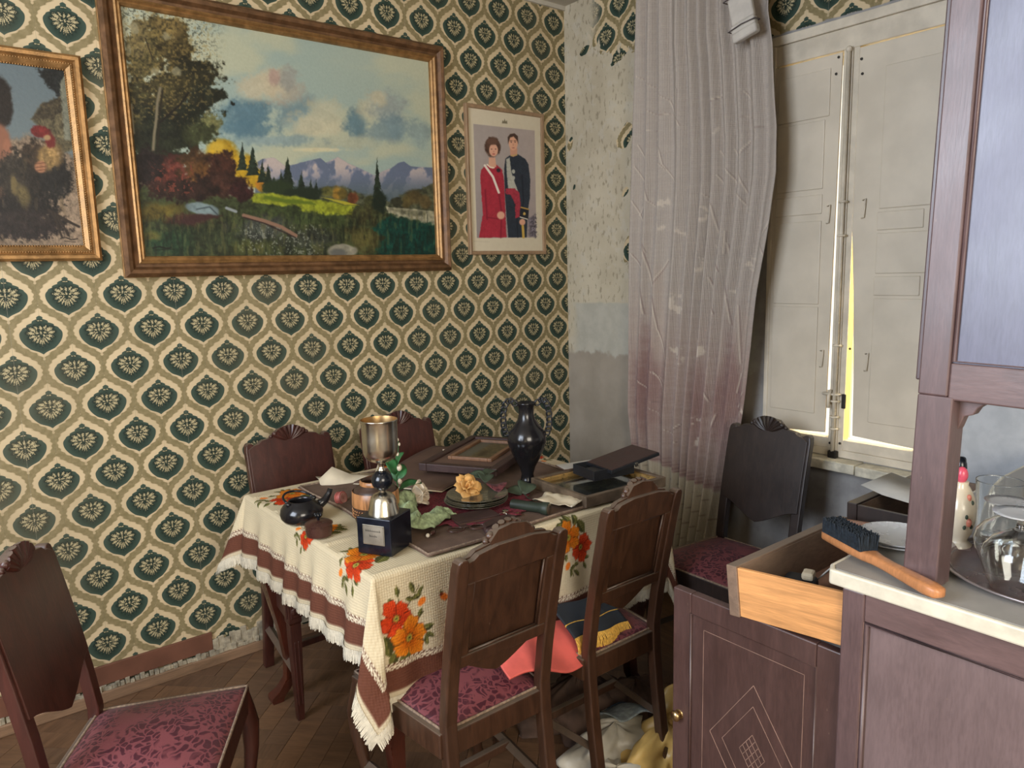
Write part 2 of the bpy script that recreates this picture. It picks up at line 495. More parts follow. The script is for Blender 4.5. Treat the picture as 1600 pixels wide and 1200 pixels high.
def damask_mat():
    m, b = newmat('crimson_damask'); v = coords()
    dv = N.nt.nodes.new('ShaderNodeTexNoise'); N.nt.links.new(v.k, dv.inputs['Vector']); dv.inputs['Scale'].default_value = 22; dv.inputs['Detail'].default_value = 2
    vm = N.nt.nodes.new('ShaderNodeVectorMath'); vm.operation = 'MULTIPLY_ADD'; N.nt.links.new(dv.outputs['Color'], vm.inputs[0]); vm.inputs[1].default_value = (0.06, 0.06, 0.0); N.nt.links.new(v.k, vm.inputs[2])
    v2 = N(vm.outputs[0])
    e = voro(v2, 52, 'DISTANCE_TO_EDGE'); f = voro(v2, 52, 'F1')
    n = noise(v, 13, 2, 0.5, 0.6)
    pat = nss(0.06, 0.16, e) * nss(0.36, 0.44, n)
    pat = nmax(pat - N.op('SUBTRACT', 1.0, nss(0.06, 0.11, f)) * 0.8, 0.0)
    k = nmix(pat, (0.160, 0.036, 0.042), (0.050, 0.0045, 0.012))
    k = nmix(nss(0.4, 0.8, noise(v, 5, 3)) * 0.25, k, (0.16, 0.06, 0.06))
    setin(b, 'Base Color', k); setin(b, 'Roughness', 0.62 - pat * 0.08)
    b.inputs['Sheen Weight'].default_value = 0.04; b.inputs['Sheen Roughness'].default_value = 0.5
    bump(b, pat + noise(v, 300, 2) * 0.3, 0.25, 0.003)
    return m

def glass_mat(name, tint=(0.96, 0.98, 0.98), rough=0.02):
    m, b = newmat(name)
    setin(b, 'Base Color', tint); b.inputs['Transmission Weight'].default_value = 1.0
    n = noise(coords(), 20, 3); setin(b, 'Roughness', nss(0.4, 0.9, n) * 0.12 + rough); b.inputs['IOR'].default_value = 1.45
    return m

M = {}
M['paper'] = wallpaper_mat(); M['plaster'] = plaster_mat(); M['damask'] = damask_mat()
M['chair'] = wood('chair_wood', (0.052, 0.0225, 0.0115), 0.36, dust=0.45)
M['chair_red'] = wood('chair_wood_red', (0.050, 0.013, 0.0085), 0.38, dust=0.45)
M['chair_dark'] = wood('chair_wood_dark', (0.022, 0.0125, 0.0095), 0.45, dust=0.4)
M['table'] = wood('table_wood', (0.060, 0.0135, 0.007), 0.28, coat=0.4)
M['buffet'] = wood('sideboard_varnish', (0.125, 0.076, 0.073), 0.42, grain=(10, 2.0, 10), coat=0.35, dark=0.3, scratch=0.35, spec=0.6)
M['buffet_v'] = wood('sideboard_varnish_upright', (0.105, 0.064, 0.064), 0.42, grain=(10, 10, 1.6), coat=0.35, dark=0.3, scratch=0.45, spec=0.6)
M['buffet_haze'] = wood('haze_tinted_varnish', (0.085, 0.085, 0.135), 0.42, grain=(10, 10, 1.6), coat=0.35, dark=0.15, scratch=0.3, spec=0.7)  # bluish lens haze put into the base colour of the hutch end panel
M['end_panel'] = wood('pale_varnish', (0.160, 0.112, 0.112), 0.42, grain=(10, 10, 1.6), coat=0.35, dark=0.14, scratch=0.45, spec=0.6)  # paler, greyer tone than the other sideboard varnish
M['door_wood'] = wood('dark_door_varnish', (0.070, 0.036, 0.031), 0.42, grain=(10, 10, 1.6), coat=0.3, dark=0.25, scratch=0.4, spec=0.55)
M['pine'] = wood('raw_pine', (0.66, 0.32, 0.115), 0.6, grain=(9, 0.9, 16), dark=0.42, scratch=0.05, coat=0.0)
M['pine_in'] = wood('drawer_inside_wood', (0.27, 0.14, 0.085), 0.65, grain=(2, 9, 9), dark=0.3, scratch=0.05, coat=0.0)
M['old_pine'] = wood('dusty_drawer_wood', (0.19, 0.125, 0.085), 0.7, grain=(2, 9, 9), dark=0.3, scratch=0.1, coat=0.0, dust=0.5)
M['gilt'] = plain('gilded_wood', (0.33, 0.18, 0.065), 0.42, 0.55, 0.3, 30, 0.15)
M['gilt_dark'] = plain('aged_gilding', (0.15, 0.075, 0.032), 0.45, 0.35, 0.35, 26, 0.15)
M['frame_dark'] = plain('dusty_brown_frame', (0.12, 0.085, 0.055), 0.5, 0.1, 0.3, 26, 0.1)
M['gold_line'] = plain('bright_gold_moulding', (0.72, 0.45, 0.16), 0.3, 0.7, 0.15, 40)
M['frame_tan'] = wood('tan_frame_wood', (0.30, 0.19, 0.105), 0.45, grain=(10, 10, 2), dark=0.3, scratch=0.1)
M['frame_inner'] = wood('red_tan_slip', (0.20, 0.10, 0.05), 0.5, dark=0.3, scratch=0.05)
M['floor'] = wood('parquet_wood', (0.155, 0.082, 0.042), 0.5, grain=(12, 1.2, 12), dark=0.35, scratch=0.12, coat=0.05)
M['floor_b'] = wood('parquet_wood_dull', (0.125, 0.068, 0.037), 0.55, grain=(12, 1.2, 12), dark=0.35, scratch=0.12, coat=0.05)
M['subfloor'] = plain('dark_subfloor', (0.05, 0.03, 0.02), 0.8)
M['base_wood'] = wood('skirting_wood', (0.25, 0.15, 0.085), 0.55, grain=(1.2, 12, 12), dark=0.35, scratch=0.2, coat=0)
M['base_red'] = plain('red_brown_skirting_paint', (0.155, 0.062, 0.035), 0.6, 0, 0.15, 10)
M['mortar'] = plain('crumbled_plaster', (0.36, 0.31, 0.22), 0.9, 0, 0.35, 40, 0.6)
M['ceiling'] = plain('ceiling_plaster', (0.50, 0.46, 0.38), 0.9, 0, 0.12, 4, 0.1)
M['cream_paint'] = plain('cream_shutter_paint', (0.62, 0.55, 0.435), 0.42, 0, 0.07, 6, 0.05)
M['cream_edge'] = plain('cream_trim_paint', (0.63, 0.56, 0.44), 0.45, 0, 0.12, 12, 0.1)
M['ochre_edge'] = plain('varnished_rebate_wood', (0.85, 0.62, 0.16), 0.45, 0, 0.1, 12)
M['sill'] = plain('dusty_sill_paint', (0.60, 0.56, 0.44), 0.6, 0, 0.25, 24, 0.2)
M['ochre_out'] = plain('sunlit_ochre_render', (0.80, 0.60, 0.25), 0.9, 0, 0.05, 3)
M['black_metal'] = plain('dark_screw', (0.03, 0.025, 0.02), 0.5, 0.5)
M['steel'] = plain('dull_silver', (0.62, 0.58, 0.49), 0.24, 1.0, 0.03, 12)
M['brass'] = plain('worn_brass', (0.55, 0.40, 0.2), 0.35, 1.0, 0.2, 30)
M['black_gloss'] = plain('black_lacquer', (0.006, 0.008, 0.012), 0.2, 0, 0.2, 20, 0, 0.5)
M['black_stone'] = plain('black_marble', (0.006, 0.008, 0.014), 0.22, 0, 0.4, 30)
M['black_glaze'] = plain('black_vase_glaze', (0.011, 0.0105, 0.012), 0.2, 0, 0.3, 10)
M['black_matte'] = plain('black_card', (0.008, 0.009, 0.012), 0.55)
M['cup_in'] = plain('tarnished_cup_lining', (0.42, 0.27, 0.12), 0.4, 0.9)
M['plaque'] = plain('pewter_plaque', (0.33, 0.30, 0.24), 0.45, 0.6)
M['ink'] = plain('dark_engraving', (0.06, 0.05, 0.04), 0.6)
M['brown_glaze'] = plain('brown_glaze', (0.055, 0.022, 0.016), 0.3)
M['paper_white'] = plain('old_paper', (0.60, 0.51, 0.36), 0.8, 0, 0.1, 14)
M['paper_grey'] = plain('greyish_paper', (0.50, 0.48, 0.43), 0.8, 0, 0.08, 14)
M['card_brown'] = plain('brown_folder_card', (0.115, 0.065, 0.045), 0.65, 0, 0.15, 10)
M['leather'] = plain('brown_leather', (0.045, 0.022, 0.019), 0.55, 0, 0.25, 30, 0.15)
M['mat_cloth'] = plain('brown_mat_cloth', (0.125, 0.075, 0.05), 0.85, 0, 0.18, 24, 0.3)
M['mat_edge'] = plain('tan_stitched_hem', (0.25, 0.175, 0.12), 0.85, 0, 0.35, 120, 0.4)
M['fringe'] = plain('cream_fringe', (0.62, 0.56, 0.43), 0.9, 0, 0.12, 90, 0.5)
M['petal_white'] = plain('white_silk_petal', (0.66, 0.56, 0.43), 0.7, 0, 0.1, 30)
M['petal_peach'] = plain('peach_silk_petal', (0.66, 0.37, 0.12), 0.7, 0, 0.22, 30)
M['leaf'] = plain('green_silk_leaf', (0.022, 0.105, 0.03), 0.5, 0, 0.35, 30)
M['leaf_dull'] = plain('dusty_green_leaf', (0.045, 0.065, 0.04), 0.6, 0, 0.3, 30)
M['mint'] = plain('mint_print_cloth', (0.36, 0.45, 0.25), 0.8, 0, 0.45, 60, 0.3)
M['pink'] = plain('pink_plastic', (0.45, 0.13, 0.11), 0.45)
M['pink_pale'] = plain('pale_pink_plastic', (0.55, 0.26, 0.21), 0.45)
M['salmon'] = plain('salmon_cloth', (0.72, 0.13, 0.105), 0.75, 0, 0.12, 14, 0.1)
M['navy'] = plain('navy_velvet', (0.010, 0.014, 0.020), 0.85, 0, 0.2, 40, 0.1)
M['gold_fringe'] = plain('gold_fringe', (0.62, 0.36, 0.06), 0.6, 0.2, 0.25, 160, 0.4)
M['silver_thread'] = plain('silver_thread', (0.5, 0.5, 0.47), 0.5)
M['green_glass'] = glass_mat('green_plate_glass', (0.62, 0.70, 0.58), 0.06)
M['clear_glass'] = glass_mat('clear_glass')
M['dusty_glass'] = glass_mat('dusty_glass', (0.93, 0.94, 0.95), 0.10)
M['film_glass'] = glass_mat('filmed_glass', (0.80, 0.82, 0.84), 0.25); M['film_glass'].node_tree.nodes['Principled BSDF'].inputs['Transmission Weight'].default_value = 0.45
M['pane'] = glass_mat('window_glass')
M['dark_green'] = plain('dark_green_plastic', (0.018, 0.026, 0.017), 0.5)
M['porcelain'] = plain('cream_porcelain', (0.66, 0.58, 0.44), 0.22, 0, 0.07, 20, 0, 0.5, 0.3)
M['porcelain_pink'] = plain('pink_porcelain', (0.72, 0.10, 0.16), 0.3)
M['rose_paint'] = plain('painted_pink_rose', (0.62, 0.20, 0.13), 0.3, 0, 0.4, 60)
M['marble'] = plain('white_worktop_edge', (0.66, 0.62, 0.50), 0.45, 0, 0.12, 20, 0.1)
M['counter'] = plain('dusty_grey_worktop', (0.30, 0.29, 0.27), 0.4, 0, 0.14, 9, 0.05)
M['tray'] = plain('brown_tray', (0.20, 0.13, 0.12), 0.25, 0.3, 0.15, 9)
M['tray_rim'] = plain('pewter_tray_rim', (0.40, 0.36, 0.36), 0.35, 0.8)
M['bristle'] = plain('blue_black_bristle', (0.014, 0.022, 0.032), 0.9, 0, 0.5, 160, 0.6)
M['brush_wood'] = wood('brush_handle_wood', (0.50, 0.215, 0.085), 0.42, grain=(9, 9, 2), dark=0.2, scratch=0.08)
M['inlay'] = plain('tan_inlay_line', (0.25, 0.155, 0.12), 0.5)
M['cloth_blue'] = plain('blue_white_towel', (0.30, 0.35, 0.36), 0.9, 0, 0.3, 60, 0.3)
M['stripe_blue'] = plain('dark_teal_stripe', (0.035, 0.07, 0.10), 0.9)
M['bag_yellow'] = plain('yellow_plastic_bag', (0.58, 0.38, 0.12), 0.4, 0, 0.25, 10)
M['bag_white'] = plain('white_plastic_bag', (0.55, 0.51, 0.42), 0.4, 0, 0.2, 10)
M['cloth_brown'] = plain('brown_cloth', (0.085, 0.05, 0.035), 0.85, 0, 0.3, 16, 0.2)
M['strap'] = plain('white_folded_cloth', (0.55, 0.51, 0.45), 0.8, 0, 0.08, 20, 0.1)
M['cord'] = plain('dark_cord', (0.11, 0.09, 0.085), 0.8)
M['crochet'] = plain('crimson_crochet', (0.19, 0.022, 0.035), 0.85, 0, 0.7, 190, 0.8)
M['jar_brown'] = plain('brown_stoneware', (0.055, 0.030, 0.020), 0.35, 0, 0.3, 24)
M['jar_gold'] = wood('copper_band', (0.44, 0.20, 0.075), 0.35, grain=(30, 30, 1.2), dark=0.75, scratch=0.2)
M['oil'] = printed('oil_paint', 0.5, 0.18, 90, 0.35)
M['photo'] = printed('photo_print', 0.5, 0.03, 40, 0.3)
M['cloth'] = printed('tablecloth_print', 0.85, 0.22, 160, 0.15, weave=True)
M['curtain'] = printed('curtain_print', 0.85, 0.22, 130, 0.15, weave=True)
# ------------------------------------------------------------------ room shell
RX0, RY0, CH = -4.3, -4.75, 2.80
fl = obj('floor', MB().box(RX0, 0.3, RY0, 0.3, -0.12, -0.014), M['subfloor'], kind='structure')
setp(fl, 'worn brown herringbone parquet floor')
# herringbone: blocks 0.30 x 0.075 laid at 45 degrees
BL, BW = 0.30, 0.075
blk = MB().box(-BL / 2 + 0.0008, BL / 2 - 0.0008, -BW / 2 + 0.0008, BW / 2 - 0.0008, -0.016, 0)
pm = []
for mt in ('floor', 'floor_b'):
    o_ = obj('parquet_block', blk, M[mt], fl, bevel=0.0008, seg=1); pm.append(o_.data); COL.objects.unlink(o_); bpy.data.objects.remove(o_)
rest = MB(); cnt = 0
R45 = Matrix.Rotation(math.radians(45), 2)
spots = []
for i in range(-60, 60):
    for k in range(-60, 60):
        # classic 4:1 herringbone lattice
        ox = i * BW + k * BL; oy = i * BW - k * BL
        for ang, cx, cy in ((0, ox + BL / 2, oy + BW / 2), (PI / 2, ox + BL + BW / 2 - BW, oy - BL / 2 + BW * 0)):
            p = R45 @ Vector((cx, cy)) + Vector((-1.9, -1.0))
            if RX0 + 0.05 < p.x < 0.14 and RY0 + 0.05 < p.y < 0.14: spots.append((p.x, p.y, ang + PI / 4))
seen = set()
for x, y, a in spots:
    key = (round(x, 3), round(y, 3))
    if key in seen: continue
    seen.add(key)
    if -2.75 < x < -0.75 and -1.70 < y < 0.14 and cnt < 298:
        o_ = bpy.data.objects.new('parquet_block', pm[random.random() < 0.45]); COL.objects.link(o_); o_.parent = fl
        o_.location = (x, y, random.uniform(-0.0006, 0.0006)); o_.rotation_euler = (0, 0, a); cnt += 1
    else:
        rest.box(-BL / 2, BL / 2, -BW / 2, BW / 2, -0.013, -0.0002, T(x, y, 0) @ Rz(a))
obj('parquet_field', rest, M['floor'], fl, kind='stuff')

obj('wall_left', MB().box(RX0, 0.012, 0, 0.15, 0.0, CH), M['paper'], kind='structure', label='wall papered in green and cream ogee medallions')
# window wall with an opening
WY0, WY1, WZ0, WZ1 = -1.90, -1.20, 0.79, 2.27
wb = MB()
wb.box(0, 0.28, WY1, 0.0, 0, CH).box(0, 0.28, RY0, WY0, 0, CH).box(0, 0.28, WY0, WY1, 0, WZ0).box(0, 0.28, WY0, WY1, WZ1, CH)
obj('wall_right', wb, M['plaster'], kind='structure', label='scraped window wall with torn wallpaper patches')
# walls behind the camera, with the openings the daylight comes through
r_ = MB().box(RX0, -3.6, RY0 - 0.15, RY0, 0, CH).box(-1.9, 0.0, RY0 - 0.15, RY0, 0, CH).box(-3.6, -1.9, RY0 - 0.15, RY0, 0, 1.1).box(-3.6, -1.9, RY0 - 0.15, RY0, 2.55, CH)
obj('wall_rear', r_, M['ceiling'], kind='structure', label='plain wall behind the viewer')
r_ = MB().box(RX0 - 0.15, RX0, -1.0, 0.15, 0, CH).box(RX0 - 0.15, RX0, RY0, -2.5, 0, CH).box(RX0 - 0.15, RX0, -2.5, -1.0, 0, 1.15).box(RX0 - 0.15, RX0, -2.5, -1.0, 2.72, CH)
obj('wall_far_left', r_, M['ceiling'], kind='structure', label='plain wall left of the viewer')
obj('ceiling', MB().box(RX0, 0.28, RY0, 0.15, CH, CH + 0.15), M['ceiling'], kind='structure', label='plain plaster ceiling')
# cornice hint in the corner
obj('trim_1', MB().box(RX0, 0.0, -0.012, 0.0, CH - 0.02, CH), M['ceiling'], kind='structure', label='thin plaster line under the ceiling')

# skirting of the papered wall
bb = setp(obj('baseboard_left', MB().box(RX0, 0, -0.024, 0, 0.0, 0.042), M['base_wood'], bevel=0.004), 'chipped wooden skirting board', kind='structure')
obj('painted_strip', MB().box(RX0, -1.925, -0.010, 0, 0.062, 0.135), M['base_red'], bb, bevel=0.002, label='red brown painted strip')
rs = random.Random(4)
cr = MB()
for k in range(70):   # crumbling top edge of the skirting
    x = -2.75 + k * 0.0165
    h = rs.uniform(0.006, 0.02)
    cr.box(x, x + rs.uniform(0.012, 0.022), -0.012 - rs.uniform(0, 0.008), 0, 0.040, 0.046 + h)
obj('broken_edge', cr, M['mortar'], bb, bevel=0.002, label='crumbled plaster along the top')
cr = MB()
for k in range(26):
    x = -1.925 + k * 0.022
    cr.box(x, x + 0.024, -0.006 - rs.uniform(0, 0.005), 0, 0.05, 0.105 + rs.uniform(-0.012, 0.018))
obj('bare_plaster', cr, M['mortar'], bb, bevel=0.003, label='bare plaster strip')

# ground outside
obj('exterior_ground', MB().box(0.3, 6.0, -8.0, 3.0, -1.1, -1.0), M['ochre_out'], kind='structure', label='sunlit ochre ground outside the window')

# ------------------------------------------------------------------ window with closed shutters
wn = thing('window_1', (0, 0, 0), label='cream painted window with two closed inside shutters', kind='structure')
# frame around the opening
fr = MB().box(-0.014, 0.06, WY1, WY1 + 0.018, 0.76, 2.345).box(-0.014, 0.06, WY0 - 0.018, WY0, 0.76, 2.345)
obj('window_frame', fr, M['cream_edge'], wn, bevel=0.003)
obj('head_casing', MB().box(-0.020, 0.06, WY0 - 0.02, WY1 + 0.02, 2.318, 2.352).box(-0.010, 0.06, WY0 - 0.02, WY1 + 0.02, 2.245, 2.318), M['cream_edge'], wn, bevel=0.003)
obj('bottom_rail', MB().box(-0.010, 0.06, WY0 - 0.0, WY1, 0.775, 0.803).box(-0.004, 0.05, WY0, WY1, 0.803, 0.842), M['cream_edge'], wn, bevel=0.002)
# casement: middle post with bolts, outer stiles, panes
CYL, CYR = -1.462, -1.520
obj('middle_post', MB().box(-0.006, 0.0, CYR, CYL, 0.80, 2.25).box(-0.014, -0.006, -1.500, -1.480, 0.80, 2.25), M['cream_edge'], wn, bevel=0.002)
obj('post_core', MB().box(0.0, 0.05, CYR + 0.001, CYL - 0.001, 0.80, 2.25), M['ochre_edge'], wn, label='yellow varnished sides of the middle post')
obj('casement_stile', MB().box(0.02, 0.06, WY0, WY0 + 0.035, 0.84, 2.25).box(0.02, 0.06, WY1 - 0.035, WY1, 0.84, 2.25), M['ochre_edge'], wn)
for ya, yb in ((WY0 + 0.03, CYR), (CYL, WY1 - 0.03)):
    obj('pane', MB().box(0.036, 0.040, ya, yb, 0.84, 2.25), M['pane'], wn)

def leaf_panels(y0, y1, rows, par):
    for z0, z1 in rows:
        obj('shutter_panel', MB().box(-0.0145, -0.008, y0, y1, z0, z1), M['cream_paint'], par, bevel=0.003)
# left leaf: widening gap along its right edge
LL = obj('shutter', MB().prism([(-1.199, 0.846), (-1.199, 2.24), (-1.4600, 2.24), (-1.4490, 0.862)], -0.010, -0.002, 'x'), M['cream_paint'], wn, bevel=0.002)
leaf_panels(-1.42, -1.215, ((2.03, 2.195),), LL)
leaf_panels(-1.405, -1.215, ((1.775, 2.02), (1.35, 1.66), (1.685, 1.755), (0.93, 1.34)), LL)
# right leaf: warped away from the post towards the bottom
rl = [(-1.899, 0.848), (-1.899, 2.24), (-1.5215, 2.24), (-1.5215, 1.62), (-1.536, 1.40), (-1.552, 1.05), (-1.556, 0.866)]
RL = obj('shutter', MB().prism(rl[::-1], -0.010, -0.002, 'x'), M['cream_paint'], wn, bevel=0.002)
leaf_panels(-1.80, -1.615, ((1.685, 2.16),), RL)
leaf_panels(-1.765, -1.610, ((1.612, 1.675), (1.385, 1.452)), RL)
leaf_panels(-1.80, -1.612, ((1.462, 1.602), (0.925, 1.375)), RL)
# espagnolette bolt with knob, knuckles and keeps
obj('bolt_rod', MB().tube([(-0.024, -1.490, 0.79), (-0.024, -1.490, 2.235)], 0.0075, 10).ball((-0.024, -1.490, 2.24), 0.011), M['cream_edge'], wn, smooth=True)
hz = [1.60, 1.72, 1.20, 0.99, 0.93, 0.885]
for z in hz:
    obj('bolt_keep', MB().tube([(-0.014, -1.476, z), (-0.030, -1.480, z), (-0.034, -1.490, z), (-0.030, -1.500, z), (-0.014, -1.504, z)], 0.004, 8), M['cream_edge'], wn, smooth=True)
obj('bolt_handle', MB().lathe([(0.002, -0.035), (0.016, -0.03), (0.019, 0), (0.016, 0.03), (0.002, 0.035)], 14, T(-0.014, -1.474, 1.015) @ Ry(PI / 2) @ Rx(PI/2) @ Matrix.Diagonal((0.35, 1, 1, 1))).tube([(-0.02, -1.474, 1.03), (-0.038, -1.474, 1.01), (-0.038, -1.474, 0.965)], 0.006), M['cream_edge'], wn, smooth=True)
obj('key_plate', MB().box(-0.020, -0.013, -1.473, -1.458, 0.975, 1.03), M['cream_edge'], wn, bevel=0.003)
obj('lock', MB().box(-0.022, -0.012, -1.530, -1.515, 0.965, 1.02), M['black_metal'], wn, bevel=0.003, label='dark iron latch')
for (y, z) in ((-1.435, 1.68), (-1.565, 1.69), (-1.43, 1.145), (-1.60, 1.145)):
    obj('finger_pull', MB().tube([(-0.012, y + 0.008, z + 0.03), (-0.017, y - 0.004, z + 0.034), (-0.016, y - 0.002, z), (-0.016, y, z - 0.03), (-0.012, y + 0.010, z - 0.032)], 0.0028, 6), M['cream_edge'], wn, smooth=True)
for (y, z) in ((-1.447, 2.225), (-1.44, 2.17), (-1.53, 2.20), (-1.535, 2.15), (-1.512, 0.83), (-1.473, 0.825), (-1.485, 1.23), (-1.535, 1.19)):
    obj('screw', MB().lathe([(0.0001, 0), (0.005, 0.0005), (0.004, 0.003), (0.0001, 0.004)], 8, T(-0.012, y, z) @ Ry(-PI / 2)), M['black_metal'], wn)
obj('rod_foot', MB().box(-0.032, -0.010, -1.508, -1.474, 0.772, 0.800), M['black_metal'], wn, bevel=0.004, label='dark iron bolt foot')
sl = obj('sill', MB().box(-0.075, 0.06, -1.60, -1.17, 0.735, 0.772).box(-0.075, 0.06, -1.925, -1.603, 0.733, 0.770), M['sill'], wn, bevel=0.004)
# telltale dark damage on the wall under the sill
for (ys, zs) in (([-1.60, -1.605, -1.60, -1.61], [0.70, 0.66, 0.63, 0.61]), ([-1.625, -1.61, -1.605], [0.655, 0.66, 0.64])):
    pass
# ------------------------------------------------------------------ wall pictures
def frame_obj(name, parent, x0, x1, z0, z1, prof, mat, bevel=0):
    """mitred picture frame on the wall y = 0; prof = list of (inset, depth) rings from the outer edge inwards"""
    secs = []
    for ins, dep in prof:
        secs.append([(x0 + ins, -dep, z0 + ins), (x1 - ins, -dep, z0 + ins), (x1 - ins, -dep, z1 - ins), (x0 + ins, -dep, z1 - ins)])
    mb = MB(); n = 4; vs = [p for q in secs for p in q]; fs = []
    for j in range(len(secs) - 1):
        for i in range(4):
            k = (i + 1) % 4
            fs.append((j * 4 + i, j * 4 + k, (j + 1) * 4 + k, (j + 1) * 4 + i))
    mb.add(vs, fs)
    return obj(name, mb, mat, parent, bevel=bevel)

def picture_grid(x0, x1, z0, z1, nx, nz, y):
    xs = np.linspace(x0, x1, nx); zs = np.linspace(z1, z0, nz)
    P = np.zeros((nz, nx, 3)); P[..., 0] = xs[None]; P[..., 1] = y; P[..., 2] = zs[:, None]
    u = np.broadcast_to(np.linspace(0, 1, nx)[None], (nz, nx)); v = np.broadcast_to(np.linspace(0, 1, nz)[:, None], (nz, nx))
    return P, u, v

# --- big landscape
lp = thing('landscape_painting', (-1.42, 0, 1.52), label='large landscape painting of mountains, trees and meadow in a wide gilded frame', cat='painting')
def rel(o, root):
    o.parent = root; o.location = Vector(o.location) - root.location
    return o
LX0, LX1, LZ0, LZ1 = -2.100, -0.748, 1.517, 2.487
rel(frame_obj('frame', None, LX0, LX1, LZ0, LZ1, [(0, 0.0), (0, 0.030), (0.012, 0.044), (0.024, 0.040), (0.034, 0.026), (0.046, 0.024)], M['gilt_dark']), lp)
rel(frame_obj('frame_moulding', None, LX0 + 0.046, LX1 - 0.046, LZ0 + 0.046, LZ1 - 0.046, [(0, 0.022), (0, 0.033), (0.006, 0.036), (0.012, 0.028), (0.018, 0.030), (0.024, 0.024), (0.026, 0.012)], M['gilt']), lp)
rel(frame_obj('frame_edge', None, LX0 - 0.002, LX1 + 0.002, LZ0 - 0.002, LZ1 + 0.002, [(0, 0.0), (0, 0.014), (0.004, 0.018), (0.008, 0.012)], M['gilt']), lp)
P, u, v = picture_grid(LX0 + 0.070, LX1 - 0.070, LZ0 + 0.070, LZ1 - 0.070, 470, 320, -0.013)
h = homog([(0, 0), (1, 0), (1, 1), (0, 1)], [(92, 22), (1398, 255), (1427, 1075), (200, 1078)])
ZX, ZY = hap(h, u, v)
p = Paint(ZX * 0.6, ZY * 0.6, (176, 178, 156)); p.X = ZX; p.Y = ZY
p.mix(sst(0.62, 0.35, fbm(ZX * 0.004 + 3, ZY * 0.008, 4)) * 0.8, (150, 166, 160))
p.mix(sst(700, 1400, ZX) * 0.5 * sst(520, 200, ZY), (185, 186, 165))
for b in [(600, 505, 150, 105, (108, 132, 138)), (640, 470, 105, 70, (98, 124, 134)), (850, 480, 130, 90, (118, 138, 142)), (790, 380, 90, 70, (165, 160, 146)), (735, 345, 105, 75, (190, 178, 152)), (650, 375, 70, 55, (185, 178, 155)), (800, 330, 50, 60, (150, 150, 142)),
          (920, 525, 140, 70, (190, 184, 158)), (960, 460, 90, 60, (178, 176, 154)), (1090, 520, 62, 75, (104, 128, 136)), (1150, 455, 60, 70, (182, 178, 154)), (1215, 450, 95, 85, (150, 156, 150)), (1185, 410, 40, 40, (186, 180, 156)), (1240, 540, 90, 75, (122, 140, 144)), (1180, 560, 60, 55, (135, 150, 148)), (1350, 560, 70, 60, (140, 154, 150)), (1000, 600, 260, 30, (170, 172, 152)), (760, 590, 200, 28, (140, 156, 154)), (930, 630, 130, 10, (200, 192, 160)), (740, 320, 30, 40, (172, 150, 138))]:
    p.blob(*b[:4], b[4], soft=0.6, rough=0.55, var=0.05, al=0.9)
p.blob(620, 540, 160, 40, (92, 120, 132), 0.6, 0.5, al=0.7)
mt = [(660, 690), (690, 668), (740, 664), (790, 700), (830, 690), (870, 680), (935, 664), (960, 684), (1010, 659), (1050, 684), (1110, 712), (1165, 738), (1205, 718), (1240, 708), (1262, 690), (1290, 679), (1320, 700), (1370, 704), (1430, 706), (1430, 880), (660, 880)]
p.poly(mt, (128, 132, 146), 2, 3)
rd = fbm(ZX * 0.022 + ZY * 0.012, ZY * 0.015 - ZX * 0.012, 4)
mm = (ZY > 655) & (ZY < 860)
mask = np.zeros_like(ZX); q = Paint(ZX * 0.6, ZY * 0.6, (0, 0, 0)); q.X = ZX; q.Y = ZY; q.poly(mt, (255, 255, 255), 2, 3); mask = q.C[..., 0] / 255
p.mix(mask * sst(0.50, 0.60, rd) * sst(800, 690, ZY) * 0.9, (186, 172, 164))
p.mix(mask * sst(0.50, 0.42, rd) * 0.7, (98, 108, 126))
p.mix(mask * sst(730, 840, ZY) * 0.75, (92, 104, 104))
p.poly([(930, 790), (1000, 780), (1060, 800), (1140, 830), (1230, 850), (1300, 810), (1425, 770), (1427, 900), (930, 900)], (78, 80, 62), 6, 14, 0.3)
for b in [(1010, 815, 34, 34, (140, 112, 52)), (965, 810, 30, 26, (100, 98, 56)), (1075, 835, 28, 30, (112, 70, 46)), (1030, 815, 24, 30, (96, 84, 44)), (1330, 835, 44, 38, (84, 74, 48)), (1300, 850, 24, 30, (96, 86, 54)), (1380, 850, 30, 34, (100, 88, 58)), (1150, 850, 34, 34, (72, 74, 48)), (1260, 850, 30, 20, (66, 66, 50))]:
    p.blob(*b, soft=0.4, rough=0.35, var=0.2)
p.poly([(1215, 872), (1300, 878), (1425, 892), (1427, 945), (1300, 930), (1225, 902)], (150, 146, 124), 3, 4, 0.15)
p.poly([(1230, 880), (1300, 884), (1400, 896), (1380, 912), (1290, 905)], (112, 110, 90), 8, 8, 0.2)
def conifer(x, y0, y1, w, c):
    pts = [(x, y0)]; m = 7
    R_ = []; L_ = []
    for k in range(m):
        t0 = (k + 0.65) / m; t1 = (k + 0.9) / m
        R_ += [(x + w * t0 * 1.05, y0 + (y1 - y0) * (k + 0.95) / m), (x + w * t1 * 0.7, y0 + (y1 - y0) * (k + 0.85) / m)]
        L_ += [(x - w * t0 * 1.05, y0 + (y1 - y0) * (k + 0.95) / m), (x - w * t1 * 0.7, y0 + (y1 - y0) * (k + 0.85) / m)]
    p.poly(pts + R_ + L_[::-1], c, 2, 5, 0.25)
for a in [(515, 640, 75, 62), (560, 690, 60, 58), (610, 705, 70, 62), (660, 750, 62, 48), (690, 770, 26, 40)]:
    p.blob(*a, (172, 142, 44), soft=0.35, rough=0.35, var=0.16)
p.blob(500, 620, 40, 30, (190, 162, 66), 0.6, 0.4); p.blob(600, 690, 40, 35, (192, 160, 60), 0.6, 0.4); p.blob(685, 775, 26, 32, (176, 124, 48), 0.4, 0.3)
